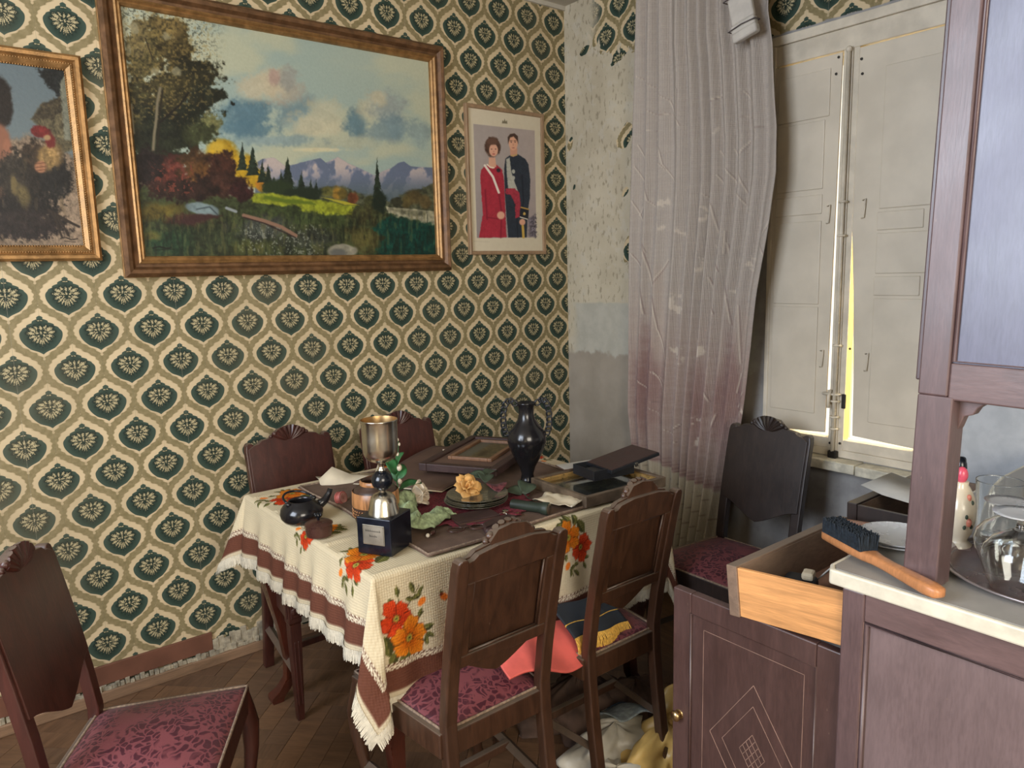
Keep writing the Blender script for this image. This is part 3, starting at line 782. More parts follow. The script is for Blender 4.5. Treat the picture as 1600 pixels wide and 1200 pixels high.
for x, y0, y1, w in [(606, 596, 720, 26), (650, 612, 740, 30), (690, 668, 770, 22), (716, 690, 780, 24), (740, 740, 800, 24), (797, 660, 815, 38), (770, 720, 820, 28), (856, 720, 840, 28), (895, 755, 842, 22), (918, 756, 845, 20), (1178, 660, 905, 30)]:
    conifer(x, y0, y1, w, (44, 54, 42))
p.blob(760, 790, 80, 36, (50, 62, 40), 0.4, 0.5); p.blob(860, 815, 90, 30, (42, 52, 38), 0.4, 0.5); p.blob(1185, 860, 40, 60, (38, 48, 36), 0.4, 0.5)
# ground
p.poly([(600, 830), (760, 812), (900, 838), (1100, 868), (1230, 905), (1430, 950), (1430, 1080), (100, 1110), (100, 760), (400, 800)], (62, 68, 44), 6, 16, 0.25)
p.poly([(636, 815), (700, 812), (780, 818), (940, 845), (1085, 868), (1068, 905), (960, 912), (860, 895), (760, 868), (650, 850)], (140, 146, 50), 5, 8, 0.14)
p.poly([(700, 822), (900, 850), (920, 862), (800, 856), (690, 838)], (98, 112, 40), 6, 6); p.poly([(940, 832), (1040, 848), (1100, 866), (1040, 862)], (168, 160, 60), 3, 3)
for b in [(700, 900, 90, 40), (860, 920, 90, 40), (980, 930, 90, 34), (800, 885, 60, 24)]: p.blob(*b, (66, 76, 46), 0.5, 0.6, var=0.3)
p.poly([(1230, 910), (1430, 950), (1430, 1080), (1180, 1080), (1160, 960)], (24, 66, 56), 10, 14, 0.2)
for b in [(290, 1020, 170, 70, (40, 64, 44)), (520, 1010, 160, 60, (58, 66, 46)), (270, 890, 110, 45, (104, 92, 44)), (640, 1040, 110, 40, (84, 88, 52)), (700, 960, 150, 55, (80, 84, 76)), (880, 1010, 140, 50, (66, 70, 58)), (1120, 1010, 90, 60, (84, 80, 46)), (1120, 900, 60, 50, (70, 68, 42)), (380, 920, 110, 30, (78, 52, 44)), (230, 990, 50, 26, (92, 90, 48))]:
    p.blob(*b[:4], b[4], soft=0.6, rough=0.7, var=0.3)
st = fbm(ZX * 0.09, ZY * 0.02, 3)
p.mix(sst(0.6, 0.7, st) * sst(870, 930, ZY) * 0.35, (118, 112, 72)); p.mix(sst(0.42, 0.34, st) * sst(870, 930, ZY) * 0.5, (34, 40, 30))
sp = fbm(ZX * 0.12 + 70, ZY * 0.12, 2)
p.mix(sst(0.64, 0.70, sp) * sst(930, 960, ZY) * sst(560, 640, ZX) * sst(1000, 900, ZX) * 0.6, (150, 152, 140))
# dark tree masses, left
for b in [(240, 560, 200, 190, (44, 48, 34)), (180, 420, 90, 130, (70, 66, 42)), (330, 480, 180, 110, (40, 44, 32)), (270, 170, 110, 105, (104, 92, 58)), (190, 240, 95, 110, (92, 84, 54)), (330, 220, 80, 120, (84, 74, 46)), (410, 330, 120, 90, (52, 50, 34)), (450, 400, 95, 60, (44, 46, 34)), (300, 380, 120, 90, (72, 66, 42)), (470, 520, 62, 56, (104, 104, 70)), (430, 560, 70, 60, (66, 70, 46)), (170, 160, 50, 90, (120, 108, 74)), (300, 110, 60, 50, (120, 104, 66))]:
    p.blob(*b[:4], b[4], soft=0.25, rough=0.75, var=0.28)
lf = fbm(ZX * 0.11, ZY * 0.11 + 50, 3)
tm = sst(560, 420, ZX) * sst(560, 480, ZY)
p.mix(tm * sst(0.60, 0.68, lf) * 0.55, (146, 128, 82)); p.mix(tm * sst(0.42, 0.34, lf) * 0.45, (34, 34, 24))
for b in [(290, 150, 26, 20), (240, 300, 22, 18), (150, 120, 20, 26), (330, 300, 24, 20), (130, 210, 14, 30)]: p.blob(*b, (168, 162, 134), 0.5, 0.9, al=0.6)
p.line([(262, 370), (250, 430), (246, 500), (238, 560), (233, 630)], 12, (126, 117, 96), 8); p.line([(272, 380), (258, 500), (250, 620)], 7, (48, 42, 32), 5)
p.line([(262, 515), (300, 480), (345, 440), (380, 390)], 9, (36, 32, 26), 4); p.line([(300, 482), (340, 485)], 6, (36, 32, 26), 4); p.line([(232, 250), (215, 205), (200, 160)], 5, (60, 52, 36), 3); p.line([(152, 560), (146, 500), (142, 440)], 9, (126, 117, 96), 7)
for b in [(300, 740, 140, 100, (64, 42, 36)), (330, 730, 80, 80, (92, 52, 44)), (210, 700, 70, 80, (46, 36, 34)), (420, 700, 90, 80, (82, 60, 38)), (430, 740, 60, 60, (104, 74, 42)), (520, 700, 64, 66, (72, 46, 36)), (520, 780, 120, 60, (66, 44, 36)), (600, 805, 60, 40, (64, 38, 36)), (390, 800, 130, 50, (54, 38, 32))]:
    p.blob(*b[:4], b[4], soft=0.3, rough=0.65, var=0.32)
p.mix(sst(0.62, 0.7, lf) * sst(200, 260, ZX) * sst(420, 380, ZX) * sst(660, 700, ZY) * sst(840, 800, ZY) * 0.8, (128, 72, 58))
p.blob(440, 880, 74, 30, (122, 136, 136), 0.25, 0.2, rot=12, var=0.12); p.line([(415, 880), (470, 870), (505, 905)], 5, (70, 80, 84), 6)
p.poly([(330, 930), (400, 905), (520, 905), (470, 925), (380, 945)], (70, 46, 44), 6, 8)
p.line([(540, 875), (580, 890)], 12, (140, 146, 146), 6); p.line([(612, 906), (700, 930), (770, 955), (832, 992)], 15, (140, 112, 94), 6); p.line([(612, 914), (700, 940), (830, 1000)], 5, (60, 46, 42), 4)
p.blob(1030, 1058, 68, 34, (138, 134, 118), 0.2, 0.2, var=0.14); p.blob(1010, 1065, 40, 20, (104, 104, 98), 0.5, 0.3)
p.line([(232, 1042), (260, 1036), (290, 1044), (310, 1040)], 5, (26, 26, 20), 4); p.line([(245, 1050), (320, 1047)], 3, (26, 26, 20), 2)
C = 1.12 * p.linear() ** 1.18
rel(gridobj('canvas', P, M['oil'], C), lp)

# --- rooster picture at the left edge
rp = thing('rooster_painting', (-2.5, 0, 1.6), label='smaller painting of a child holding a rooster in a beaded gilt frame', cat='painting')
QX0, QX1, QZ0, QZ1 = -2.80, -2.165, 1.575, 2.235
rel(frame_obj('frame', None, QX0, QX1, QZ0, QZ1, [(0, 0.0), (0, 0.020), (0.008, 0.028), (0.018, 0.026), (0.024, 0.018), (0.034, 0.022), (0.046, 0.014), (0.050, 0.010)], M['gilt']), rp)
bd = MB()
for ring, stp in ((0.029, 0.0075), (0.049, 0.0075)):
    pts = []
    xs0, xs1, zs0, zs1 = QX0 + ring, QX1 - ring, QZ0 + ring, QZ1 - ring
    k = 0
    xx = xs0 + 0.3
    while xx < xs1: pts += [(xx, zs0), (xx, zs1)]; xx += stp
    zz = zs0
    while zz < zs1: pts += [(xs1, zz)]; zz += stp
    for (x, z) in pts: bd.ball((x, -0.0195 if ring < 0.03 else -0.013, z), 0.0032, 6, 4)
b_ = obj('beading', bd, M['gilt'], None, smooth=True, kind='stuff'); rel(b_, rp)
P, u, v = picture_grid(QX0 + 0.05, QX1 - 0.05, QZ0 + 0.05, QZ1 - 0.05, 210, 230, -0.010)
ax = (P[..., 0] - (-2.383)) / 0.207; bz = (2.19 - P[..., 2]) / 0.56
h = homog([(-2.383, 2.186), (-2.215, 2.186), (-2.215, 1.625), (-2.41, 1.625)], [(0, 240), (275, 285), (350, 1030), (0, 1030)])
ZX, ZY = hap(h, P[..., 0], P[..., 2])
p = Paint(ZX, ZY, (118, 128, 128)); p.X = ZX; p.Y = ZY
p.mix(sst(600, 300, ZY) * 0.4, (104, 116, 122))
p.poly([(160, 270), (290, 285), (300, 420), (240, 370), (190, 330)], (38, 40, 38), 8, 16, 0.3)
p.poly([(120, 470), (170, 410), (260, 385), (300, 400), (310, 600), (200, 620), (180, 520)], (104, 96, 74), 8, 12, 0.25)
p.poly([(120, 470), (175, 405), (260, 380), (290, 420), (220, 470)], (76, 68, 52), 6, 10, 0.25); p.poly([(255, 330), (285, 300), (300, 560), (270, 560)], (128, 128, 112), 6, 6, 0.1)
p.poly([(-1000, 640), (-400, 600), (0, 560), (120, 530), (330, 640), (350, 1040), (-1000, 1040)], (132, 116, 98), 14, 16, 0.18)
p.poly([(180, 800), (340, 780), (350, 1040), (120, 1000)], (150, 132, 112), 14, 16, 0.15)
p.blob(-190, 850, 190, 260, (112, 96, 78), 0.2, 0.15, var=0.15); p.blob(-150, 690, 130, 90, (124, 108, 88), 0.3, 0.2, var=0.12); p.blob(-120, 440, 130, 150, (146, 104, 82), 0.15, 0.05); p.blob(-130, 350, 145, 95, (44, 36, 30), 0.2, 0.2, var=0.2); p.blob(-40, 700, 90, 180, (90, 70, 56), 0.3, 0.3, var=0.2)
for x_ in (-165, -85): p.blob(x_, 440, 14, 8, (50, 38, 32), 0.4)
p.blob(-125, 480, 10, 20, (128, 86, 68), 0.5); p.line([(-155, 525), (-95, 525)], 7, (120, 62, 54), 5)
p.blob(-10, 400, 52, 110, (44, 36, 30), 0.25, 0.2, var=0.2); p.blob(-40, 560, 66, 90, (146, 104, 82), 0.3, 0.1); p.blob(0, 590, 24, 50, (158, 112, 88), 0.4, 0.1)
for b in [(90, 730, 150, 130, (46, 40, 34)), (60, 850, 190, 90, (36, 32, 30)), (220, 720, 84, 110, (38, 36, 34)), (130, 620, 90, 70, (66, 54, 42)), (20, 700, 90, 120, (58, 52, 44)), (60, 930, 240, 80, (48, 40, 38))]:
    p.blob(*b[:4], b[4], 0.3, 0.45, var=0.35)
p.blob(195, 625, 66, 66, (152, 126, 84), 0.4, 0.5, rot=50, var=0.3); p.blob(60, 790, 40, 70, (110, 98, 66), 0.6, 0.6, rot=-20, var=0.3); p.blob(20, 740, 20, 50, (120, 106, 72), 0.6, 0.6)
p.blob(160, 520, 50, 26, (122, 44, 42), 0.3, 0.35, rot=12, var=0.2); p.blob(205, 560, 26, 34, (118, 48, 44), 0.4, 0.35); p.blob(190, 545, 20, 14, (168, 140, 104), 0.5, 0.2)
p.blob(155, 668, 34, 30, (168, 124, 94), 0.3, 0.2, var=0.08)
for dy in (-14, 2, 16): p.line([(130, 668 + dy), (180, 664 + dy)], 3, (104, 70, 52), 4)
st = fbm(ZX * 0.05, ZY * 0.012, 3); p.mix(sst(0.60, 0.7, st) * sst(560, 640, ZY) * sst(300, 240, ZX) * sst(-120, -60, ZX) * sst(950, 850, ZY) * 0.4, (98, 84, 60))
for l in [[(200, 870), (250, 930), (275, 980)], [(200, 880), (330, 940)], [(205, 880), (245, 990)], [(180, 860), (290, 920)]]: p.line(l, 11, (60, 50, 42), 5)
p.line([(236, 996), (262, 990), (290, 1002), (320, 996)], 5, (52, 44, 38), 4); p.line([(255, 1008), (310, 1012)], 3, (52, 44, 38), 2)
rel(gridobj('canvas', P, M['oil'], 0.95 * p.linear() ** 1.2), rp)

# --- couple portrait
pp = thing('portrait_photograph', (-0.39, 0, 1.585), label='framed portrait photograph of a woman in red and a man in dark uniform', cat='picture')
SX0, SX1, SZ0, SZ1 = -0.632, -0.160, 1.586, 2.268
rel(frame_obj('frame', None, SX0, SX1, SZ0, SZ1, [(0, 0.0), (0, 0.018), (0.004, 0.020), (0.015, 0.018), (0.018, 0.008)], M['frame_tan']), pp)
P, u, v = picture_grid(SX0 + 0.016, SX1 - 0.016, SZ0 + 0.016, SZ1 - 0.016, 220, 310, -0.009)
h = homog([(0, 0), (1, 0), (1, 1), (0, 1)], [(178, 238), (594, 297), (594, 1036), (199, 1034)])
ZX, ZY = hap(h, u, v)
p = Paint(ZX, ZY, (178, 168, 146)); p.X = ZX; p.Y = ZY
ph_ = [(212, 333), (560, 371), (559, 962), (227, 962)]
p.poly(ph_, (142, 132, 126), 2)
q = Paint(ZX, ZY, (0, 0, 0)); q.X = ZX; q.Y = ZY; q.poly(ph_, (255,) * 3, 2); ins = q.C[..., 0] / 255
p.mix(ins * sst(500, 960, ZY) * 0.5, (112, 104, 106)); p.mix(ins * sst(320, 560, ZX) * 0.35, (158, 142, 134))
p.poly([(515, 860), (558, 830), (558, 960), (520, 960)], (84, 78, 84), 8, 14, 0.4)
R1, R2 = (142, 40, 52), (112, 28, 42)
p.poly([(270, 572), (310, 556), (345, 566), (372, 590), (383, 650), (386, 760), (392, 960), (238, 961), (262, 830), (254, 720), (248, 620), (255, 588)], R1, 3, 3, 0.06)
p.line([(275, 700), (285, 860)], 8, R2, 8); p.line([(352, 720), (366, 820), (360, 960)], 8, R2, 10); p.line([(282, 850), (350, 860)], 6, R2, 6)
p.blob(362, 840, 24, 24, (190, 142, 118), 0.3); p.poly([(298, 520), (334, 520), (340, 572), (318, 584), (296, 568)], (184, 140, 116), 3)
p.line([(288, 560), (306, 576), (326, 578)], 7, (205, 190, 170), 3); p.line([(275, 565), (320, 628), (352, 715)], 13, (196, 186, 172), 4)
p.blob(320, 462, 47, 60, (70, 50, 40), 0.18, 0.15, var=0.2); p.blob(325, 480, 27, 38, (188, 142, 118), 0.2); p.blob(318, 432, 36, 22, (86, 62, 50), 0.4, 0.2)
for x in (314, 337): p.blob(x, 474, 5, 3, (58, 40, 36), 0.5)
p.blob(326, 489, 4, 6, (168, 116, 96), 0.6); p.blob(326, 502, 10, 4, (150, 66, 62), 0.5); p.blob(351, 590, 13, 16, (40, 34, 40), 0.4, 0.6)
U1, U2 = (38, 44, 52), (26, 30, 38)
p.poly([(392, 526), (420, 508), (462, 502), (505, 530), (522, 560), (530, 640), (527, 740), (512, 830), (505, 961), (402, 961), (392, 820), (386, 720), (384, 580)], U1, 3, 2, 0.08)
p.line([(484, 620), (490, 760), (478, 840)], 7, U2, 8); p.line([(450, 770), (455, 960)], 6, U2, 8)
p.poly([(396, 530), (416, 522), (424, 600), (440, 650), (462, 716), (440, 720), (404, 690), (398, 600)], (150, 148, 136), 3, 2, 0.06)
p.poly([(390, 694), (440, 694), (468, 716), (474, 780), (466, 850), (444, 860), (442, 780), (420, 730), (390, 722)], (136, 44, 56), 3, 4, 0.1)
for y in (600, 634): p.blob(436, y, 10, 13, (150, 150, 138), 0.4, 0.4)
p.poly([(474, 792), (520, 806), (515, 862), (468, 850)], (30, 32, 38), 3); p.line([(476, 797), (518, 808)], 7, (166, 132, 66), 4); p.line([(470, 850), (510, 862)], 5, (196, 188, 170), 3); p.blob(494, 832, 9, 10, (168, 140, 74), 0.4, 0.4)
p.blob(482, 878, 19, 20, (186, 138, 112), 0.3); p.line([(484, 900), (487, 960)], 14, (170, 140, 66), 4)
p.poly([(418, 470), (460, 470), (458, 510), (436, 518), (420, 512)], (172, 128, 104), 3); p.blob(437, 440, 27, 44, (186, 140, 114), 0.15); p.poly([(408, 446), (406, 408), (420, 390), (445, 386), (464, 402), (466, 446), (459, 426), (440, 404), (420, 410)], (62, 46, 38), 3)
for x in (426, 448): p.blob(x, 436, 5, 3, (54, 40, 36), 0.5); p.line([(x - 7, 428), (x + 7, 428)], 3, (60, 44, 38), 2)
p.blob(437, 450, 4, 8, (168, 120, 98), 0.6); p.blob(437, 468, 10, 3, (140, 84, 74), 0.5); p.line([(424, 512), (458, 506)], 5, (160, 136, 76), 3)
p.poly([(374, 330), (379, 312), (385, 320), (390, 304), (396, 320), (403, 313), (406, 332)], (104, 96, 76), 2)
p.line([(210, 980), (300, 985)], 2, (160, 150, 130), 2)
rel(gridobj('print', P, M['photo'], np.clip(p.linear() * 1.4, 0, .9)), pp)

# ------------------------------------------------------------------ chairs
def rect_sec(cx, cy, z, w, d):
    return [(cx - w / 2, cy - d / 2, z), (cx + w / 2, cy - d / 2, z), (cx + w / 2, cy + d / 2, z), (cx - w / 2, cy + d / 2, z)]
def rake(z):
    """y of the back at height z"""
    if z <= 0.45: return -0.055 * (1 - z / 0.45) ** 1.5
    return -0.085 * ((z - 0.45) / 0.45) ** 1.25
CW = 0.32          # width over the rear posts
def chair(name, label, loc, yaw, wood, legs='cabriole', rear_frame=True, wscale=1.0, dscale=1.0):
    t = thing(name, loc, yaw, label, 'chair', 'dining chairs around the table')
    hw = CW / 2 - 0.018
    for s in (-1, 1):
        secs = [rect_sec(s * hw, rake(z), z, 0.034 if z < 0.86 else w_, 0.030) for z, w_ in ((0, 0), (0.12, 0), (0.25, 0), (0.38, 0), (0.46, 0), (0.56, 0), (0.68, 0), (0.80, 0), (0.86, 0.034), (0.880, 0.028), (0.888, 0.014))]
        obj('rear_leg', MB().loft(secs), wood, t, bevel=0.004)
    # front board with shaped top and waved lower edge
    top = [(-0.142, 0.862), (-0.134, 0.878), (-0.112, 0.882), (-0.106, 0.892), (-0.05, 0.902), (0.05, 0.902), (0.106, 0.892), (0.112, 0.882), (0.134, 0.878), (0.142, 0.862)]
    bot = [(0.142 - 0.284 * k / 20, 0.575 + 0.030 * math.cos(2 * PI * k / 20) - 0.030 * (1 - abs(2 * k / 20 - 1)) ** 2) for k in range(21)]
    out = [(x, z) for x, z in bot[::-1]] + top[::-1]
    def board(o2, y0, y1):
        mb = MB(); n = len(o2)
        vs = [(x, rake(z) + y0, z) for x, z in o2] + [(x, rake(z) + y1, z) for x, z in o2]
        c0 = (0, rake(0.72) + y0, 0.72); c1 = (0, rake(0.72) + y1, 0.72)
        fs = [(i, i + n, (i + 1) % n + n, (i + 1) % n) for i in range(n)]
        mb.add(vs, fs + [tuple(range(n)), tuple(range(2 * n - 1, n - 1, -1))])
        return mb
    # the board, built in horizontal strips so that it follows the rake
    zs = np.linspace(0.0, 1.0, 15); xs = np.linspace(-0.150, 0.150, 25)
    def ztop(x):
        a = abs(x)
        return float(np.interp(a, [0, 0.05, 0.105, 0.109, 0.130, 0.150], [0.903, 0.903, 0.893, 0.884, 0.880, 0.866]))
    def zbot(x):
        k = (x + 0.150) / 0.300
        return 0.590 + 0.018 * math.cos(2 * PI * k) - 0.030 * (1 - abs(2 * k - 1)) ** 1.5
    Pf = np.array([[(x, 0, zbot(x) + (ztop(x) - zbot(x)) * q) for x in xs] for q in zs])
    def shell(P0, off0, off1, bulge):
        mb = MB(); hN, wN = P0.shape[:2]
        A = P0.copy(); B = P0.copy()
        for j in range(hN):
            for i in range(wN):
                x, _, z = P0[j, i]
                A[j, i, 1] = rake(z) + off0; B[j, i, 1] = rake(z) + off1 + bulge * (1 - (x / 0.15) ** 2)
        n0 = 0; mb.grid(A); n1 = len(mb.v); mb.grid(B)
        ed = [(0, i) for i in range(wN)] + [(j, wN - 1) for j in range(1, hN)] + [(hN - 1, i) for i in range(wN - 2, -1, -1)] + [(j, 0) for j in range(hN - 2, 0, -1)]
        idx = [j * wN + i for j, i in ed]; m = len(idx)
        mb.f += [(idx[k], idx[(k + 1) % m], idx[(k + 1) % m] + n1, idx[k] + n1) for k in range(m)]
        return mb
    obj('back_panel', shell(Pf, 0.008, 0.020, 0.004), wood, t, bevel=0.002)
    # carved crest: fan of flutes with two scrolls
    cr = MB()
    for k in range(9):
        a = math.radians(-62 + 124 * k / 8); ln = 0.040 + 0.012 * math.cos(a * 1.3)
        x0, z0 = 0.008 * math.sin(a), 0.882
        x1, z1 = x0 + (ln + 0.012) * math.sin(a), z0 + ln * math.cos(a) + 0.006
        y_ = rake(0.9) + 0.022
        cr.tube([(x0, y_, z0), ((x0 + x1) / 2, y_ + 0.006, (z0 + z1) / 2), (x1, y_, z1)], [0.005, 0.0075, 0.0085], 7)
    for s in (-1, 1):
        cr.ball((s * 0.052, rake(0.9) + 0.020, 0.912), 0.011, 8, 6); cr.ball((s * 0.066, rake(0.9) + 0.018, 0.903), 0.008, 8, 6)
    cr.prism([(-0.056, 0.872), (0.0, 0.850), (0.056, 0.872), (0.062, 0.905), (0.040, 0.928), (0.0, 0.934), (-0.040, 0.928), (-0.062, 0.905)], rake(0.9) + 0.004, rake(0.9) + 0.022)
    obj('crest', cr, wood, t, smooth=True, angle=40, label='carved fan crest')
    # framing on the rear side
    def raked_bar(x0, x1, z0f, z1f, y0, y1, n=8):
        mb = MB(); A = np.array([[(x, 0, z0f(x) + (z1f(x) - z0f(x)) * q) for x in np.linspace(x0, x1, n)] for q in (0, 0.5, 1.0)])
        B = A.copy(); hN, wN = A.shape[:2]
        for j in range(hN):
            for i in range(wN):
                A[j, i, 1] = rake(A[j, i, 2]) + y0; B[j, i, 1] = rake(B[j, i, 2]) + y1
        mb.grid(A); n1 = len(mb.v); mb.grid(B)
        ed = [(0, i) for i in range(wN)] + [(j, wN - 1) for j in range(1, hN)] + [(hN - 1, i) for i in range(wN - 2, -1, -1)] + [(j, 0) for j in range(hN - 2, 0, -1)]
        idx = [j * wN + i for j, i in ed]; m = len(idx)
        mb.f += [(idx[k], idx[(k + 1) % m], idx[(k + 1) % m] + n1, idx[k] + n1) for k in range(m)]
        return mb
    c_ = lambda k: (lambda x: k)
    obj('top_rail', raked_bar(-0.127, 0.127, c_(0.822), lambda x: ztop(x) - 0.004, -0.010, 0.008, 21), wood, t, bevel=0.002)
    obj('bottom_rail', raked_bar(-0.127, 0.127, c_(0.600), c_(0.632), -0.010, 0.008), wood, t, bevel=0.003)
    for s in (-1, 1):
        a, b = sorted((s * 0.127, s * 0.104))
        obj('back_stile', raked_bar(a, b, c_(0.632), c_(0.822), -0.010, 0.008, 2), wood, t, bevel=0.003)
    mo = MB()
    for s in (-1, 1): mo.tube([(s * 0.101, rake(0.635) - 0.002, 0.635), (s * 0.101, rake(0.73) - 0.002, 0.73), (s * 0.101, rake(0.82) - 0.002, 0.82)], 0.0035, 6)
    for z in (0.635, 0.819): mo.tube([(-0.101, rake(z) - 0.002, z), (0.101, rake(z) - 0.002, z)], 0.0035, 6)
    obj('panel_moulding', mo, wood, t, smooth=True)
    # seat frame, trapezoid
    FW, SD = 0.40, 0.375
    def trap(x, y): return (x * (CW / 2 - 0.004 + (FW - CW) / 2 * y / SD), y)
    sf = MB()
    for a, b in (((-1, 0), (-1, SD)), ((1, SD), (1, 0)), ((-1, SD), (1, SD)), ((-1, 0.0), (1, 0.0))):
        (xa, ya), (xb, yb) = trap(*a), trap(*b); d = Vector((xb - xa, yb - ya, 0)); L = d.length; ang = math.atan2(d.y, d.x)
        sf.box(0, L, -0.011, 0.011, 0.375, 0.437, T(xa, ya, 0) @ Rz(ang))
    obj('seat_frame', sf, wood, t, bevel=0.003)
    # domed cushion
    n = 21
    P_ = np.zeros((n, n, 3)); 
    for j in range(n):
        for i in range(n):
            a = (i / (n - 1) * 2 - 1); bq = j / (n - 1)
            x, y = trap(a * 0.965, bq * (SD + 0.004) + 0.004)
            e = (1 - a ** 6) * (1 - (2 * bq - 1) ** 6)
            z = 0.438 + 0.012 * e + 0.026 * (1 - a * a) * (1 - (2 * bq - 1) ** 2)
            P_[j, i] = (x, y, z)
    mb = MB().grid(P_); nb = len(mb.v)
    ed = [(0, i) for i in range(n)] + [(j, n - 1) for j in range(1, n)] + [(n - 1, i) for i in range(n - 2, -1, -1)] + [(j, 0) for j in range(n - 2, 0, -1)]
    idx = [j * n + i for j, i in ed]; m = len(idx)
    mb.v += [(mb.v[k][0], mb.v[k][1], 0.420) for k in idx]
    mb.f += [(idx[k], idx[(k + 1) % m], nb + (k + 1) % m, nb + k) for k in range(m)]
    obj('seat', mb, M['damask'], t, smooth=True, label='crimson damask upholstered seat')
    pi_ = [(mb.v[k][0] * 1.004, mb.v[k][1], 0.4395) for k in idx]
    obj('piping', MB().tube(pi_, 0.0035, 6, closed=True), M['mat_edge'], t, smooth=True)
    # front legs
    for s in (-1, 1):
        x, y = trap(s * 0.93, SD - 0.012)
        if legs == 'cabriole':
            cv = [(0.0, 0.024, 0.43), (0.010, 0.027, 0.38), (0.022, 0.025, 0.33), (0.020, 0.021, 0.26), (0.008, 0.0165, 0.18), (-0.004, 0.0135, 0.10), (0.002, 0.014, 0.05), (0.016, 0.018, 0.022), (0.022, 0.017, 0.0)]
            secs = []
            for o_, r_, z in cv:
                cx, cy = x + s * o_ * 0.7, y + o_ * 0.8
                secs.append([(cx + r_ * math.cos(q) * (1 if True else 1), cy + r_ * math.sin(q), z) for q in [2 * PI * k / 10 for k in range(10)]])
            obj('front_leg', MB().loft(secs), wood, t, smooth=True, angle=50)
        else:
            mb = MB().loft([rect_sec(x, y, z, w_, w_) for z, w_ in ((0.43, 0.042), (0.36, 0.042), (0.352, 0.036), (0.30, 0.036), (0.0, 0.022))])
            for q in (-0.006, 0.006): mb.box(x + q - 0.0025, x + q + 0.0025, y + 0.010, y + 0.0195, 0.06, 0.29)
            mb.ball((x, y + 0.021, 0.40), 0.015, 10, 6, (1, 0.4, 1))
            lg = obj('front_leg', mb, wood, t, bevel=0.002)
    for s in (-1, 1):
        x0 = s * hw; x1, _ = trap(s * 0.93, SD)
        obj('stretcher', MB().tube([(x0, rake(0.17) + 0.01, 0.17), (x1 * 0.99, SD - 0.015, 0.17)], 0.012, 4, flat=1.3), wood, t)
    obj('cross_stretcher', MB().box(-0.165, 0.165, 0.17, 0.19, 0.158, 0.182), wood, t, bevel=0.003)
    t.scale = (wscale, dscale, 1)
    return t

chair('dining_chair', 'brown chair seen from behind, in front of the tablecloth bouquet, salmon cloth on its seat', (-1.655, -1.520, 0), 0.0, M['chair'], wscale=1.02)
chair('dining_chair', 'brown chair seen from behind, near the pulled-out drawer, dark gold-fringed sash beside it', (-1.188, -1.500, 0), math.radians(-1), M['chair'], wscale=0.93)
chair('dining_chair', 'red brown chair against the papered wall behind the black teapot', (-1.612, -0.215, 0), PI, M['chair_red'], legs='straight', wscale=1.07)
chair('dining_chair', 'red brown chair against the papered wall mostly hidden behind the silver trophy', (-1.165, -0.270, 0), PI, M['chair_red'], legs='straight', wscale=1.05)
chair('dining_chair', 'dark chair in front of the curtain and window with a dull crimson seat', (-0.280, -1.338, 0), math.radians(90), M['chair_dark'], legs='straight', wscale=1.08)
chair('dining_chair', 'red brown chair alone at the lower left with a large crimson damask seat', (-2.500, -1.010, 0), math.radians(-119), M['chair_red'], dscale=0.92)
# ------------------------------------------------------------------ dining table
TX0, TX1, TY0, TY1 = -1.860, -0.790, -1.300, -0.390
TZ = 0.765
tb = thing('dining_table', ((TX0 + TX1) / 2, (TY0 + TY1) / 2, 0), label='dark polished wooden dining table with cabriole legs under a flowered cloth', cat='table')
tcx, tcy = (TX0 + TX1) / 2, (TY0 + TY1) / 2
hx, hy = (TX1 - TX0) / 2, (TY1 - TY0) / 2
obj('tabletop', MB().box(-hx, hx, -hy, hy, TZ - 0.03, TZ), M['table'], tb, bevel=0.008)
ap = MB()
for s in (-1, 1):
    ap.box(-hx + 0.06, hx - 0.06, s * (hy - 0.06) - 0.011, s * (hy - 0.06) + 0.011, 0.645, 0.735)
    ap.box(s * (hx - 0.06) - 0.011, s * (hx - 0.06) + 0.011, -hy + 0.06, hy - 0.06, 0.645, 0.735)
obj('apron', ap, M['table'], tb, bevel=0.003)
for sx in (-1, 1):
    for sy in (-1, 1):
        x, y = sx * (hx - 0.055), sy * (hy - 0.055)
        cv = [(0.0, 0.046, 0.735), (0.006, 0.048, 0.66), (0.018, 0.049, 0.58), (0.018, 0.044, 0.50), (0.006, 0.036, 0.40), (-0.010, 0.028, 0.28), (-0.018, 0.023, 0.17), (-0.014, 0.022, 0.10), (0.004, 0.026, 0.055), (0.022, 0.031, 0.028), (0.026, 0.028, 0.012), (0.024, 0.024, 0.0)]
        secs = []
        for o_, r_, z in cv:
            cx, cy = x + sx * o_, y + sy * o_
            secs.append([(cx + r_ * max(-.8, min(.8, 1.1 * math.cos(q))), cy + r_ * max(-.8, min(.8, 1.1 * math.sin(q))), z) for q in [2 * PI * k / 16 for k in range(16)]])
        obj('leg', MB().loft(secs), M['table'], tb, smooth=True, angle=50)

# ------------------------------------------------------------------ tablecloth
OL, OF, OB, OR = 0.220, 0.335, 0.20, 0.30      # overhang left, front, back, right
step = 0.0036
ps = np.arange(TX0 - OL, TX1 + OR + 1e-6, step); qs = np.arange(TY0 - OF, TY1 + OB + 1e-6, step)
PP, QQ = np.meshgrid(ps, qs)
ax = np.where(PP < TX0, TX0 - PP, np.where(PP > TX1, PP - TX1, 0.0)); sx = np.where(PP < TX0, -1.0, 1.0)
ay = np.where(QQ < TY0, TY0 - QQ, np.where(QQ > TY1, QQ - TY1, 0.0)); sy = np.where(QQ < TY0, -1.0, 1.0)
rho = np.hypot(ax, ay); phi = np.arctan2(ay, ax)
bx = np.clip(PP, TX0, TX1); by = np.clip(QQ, TY0, TY1)
corner = (ax > 0) & (ay > 0)
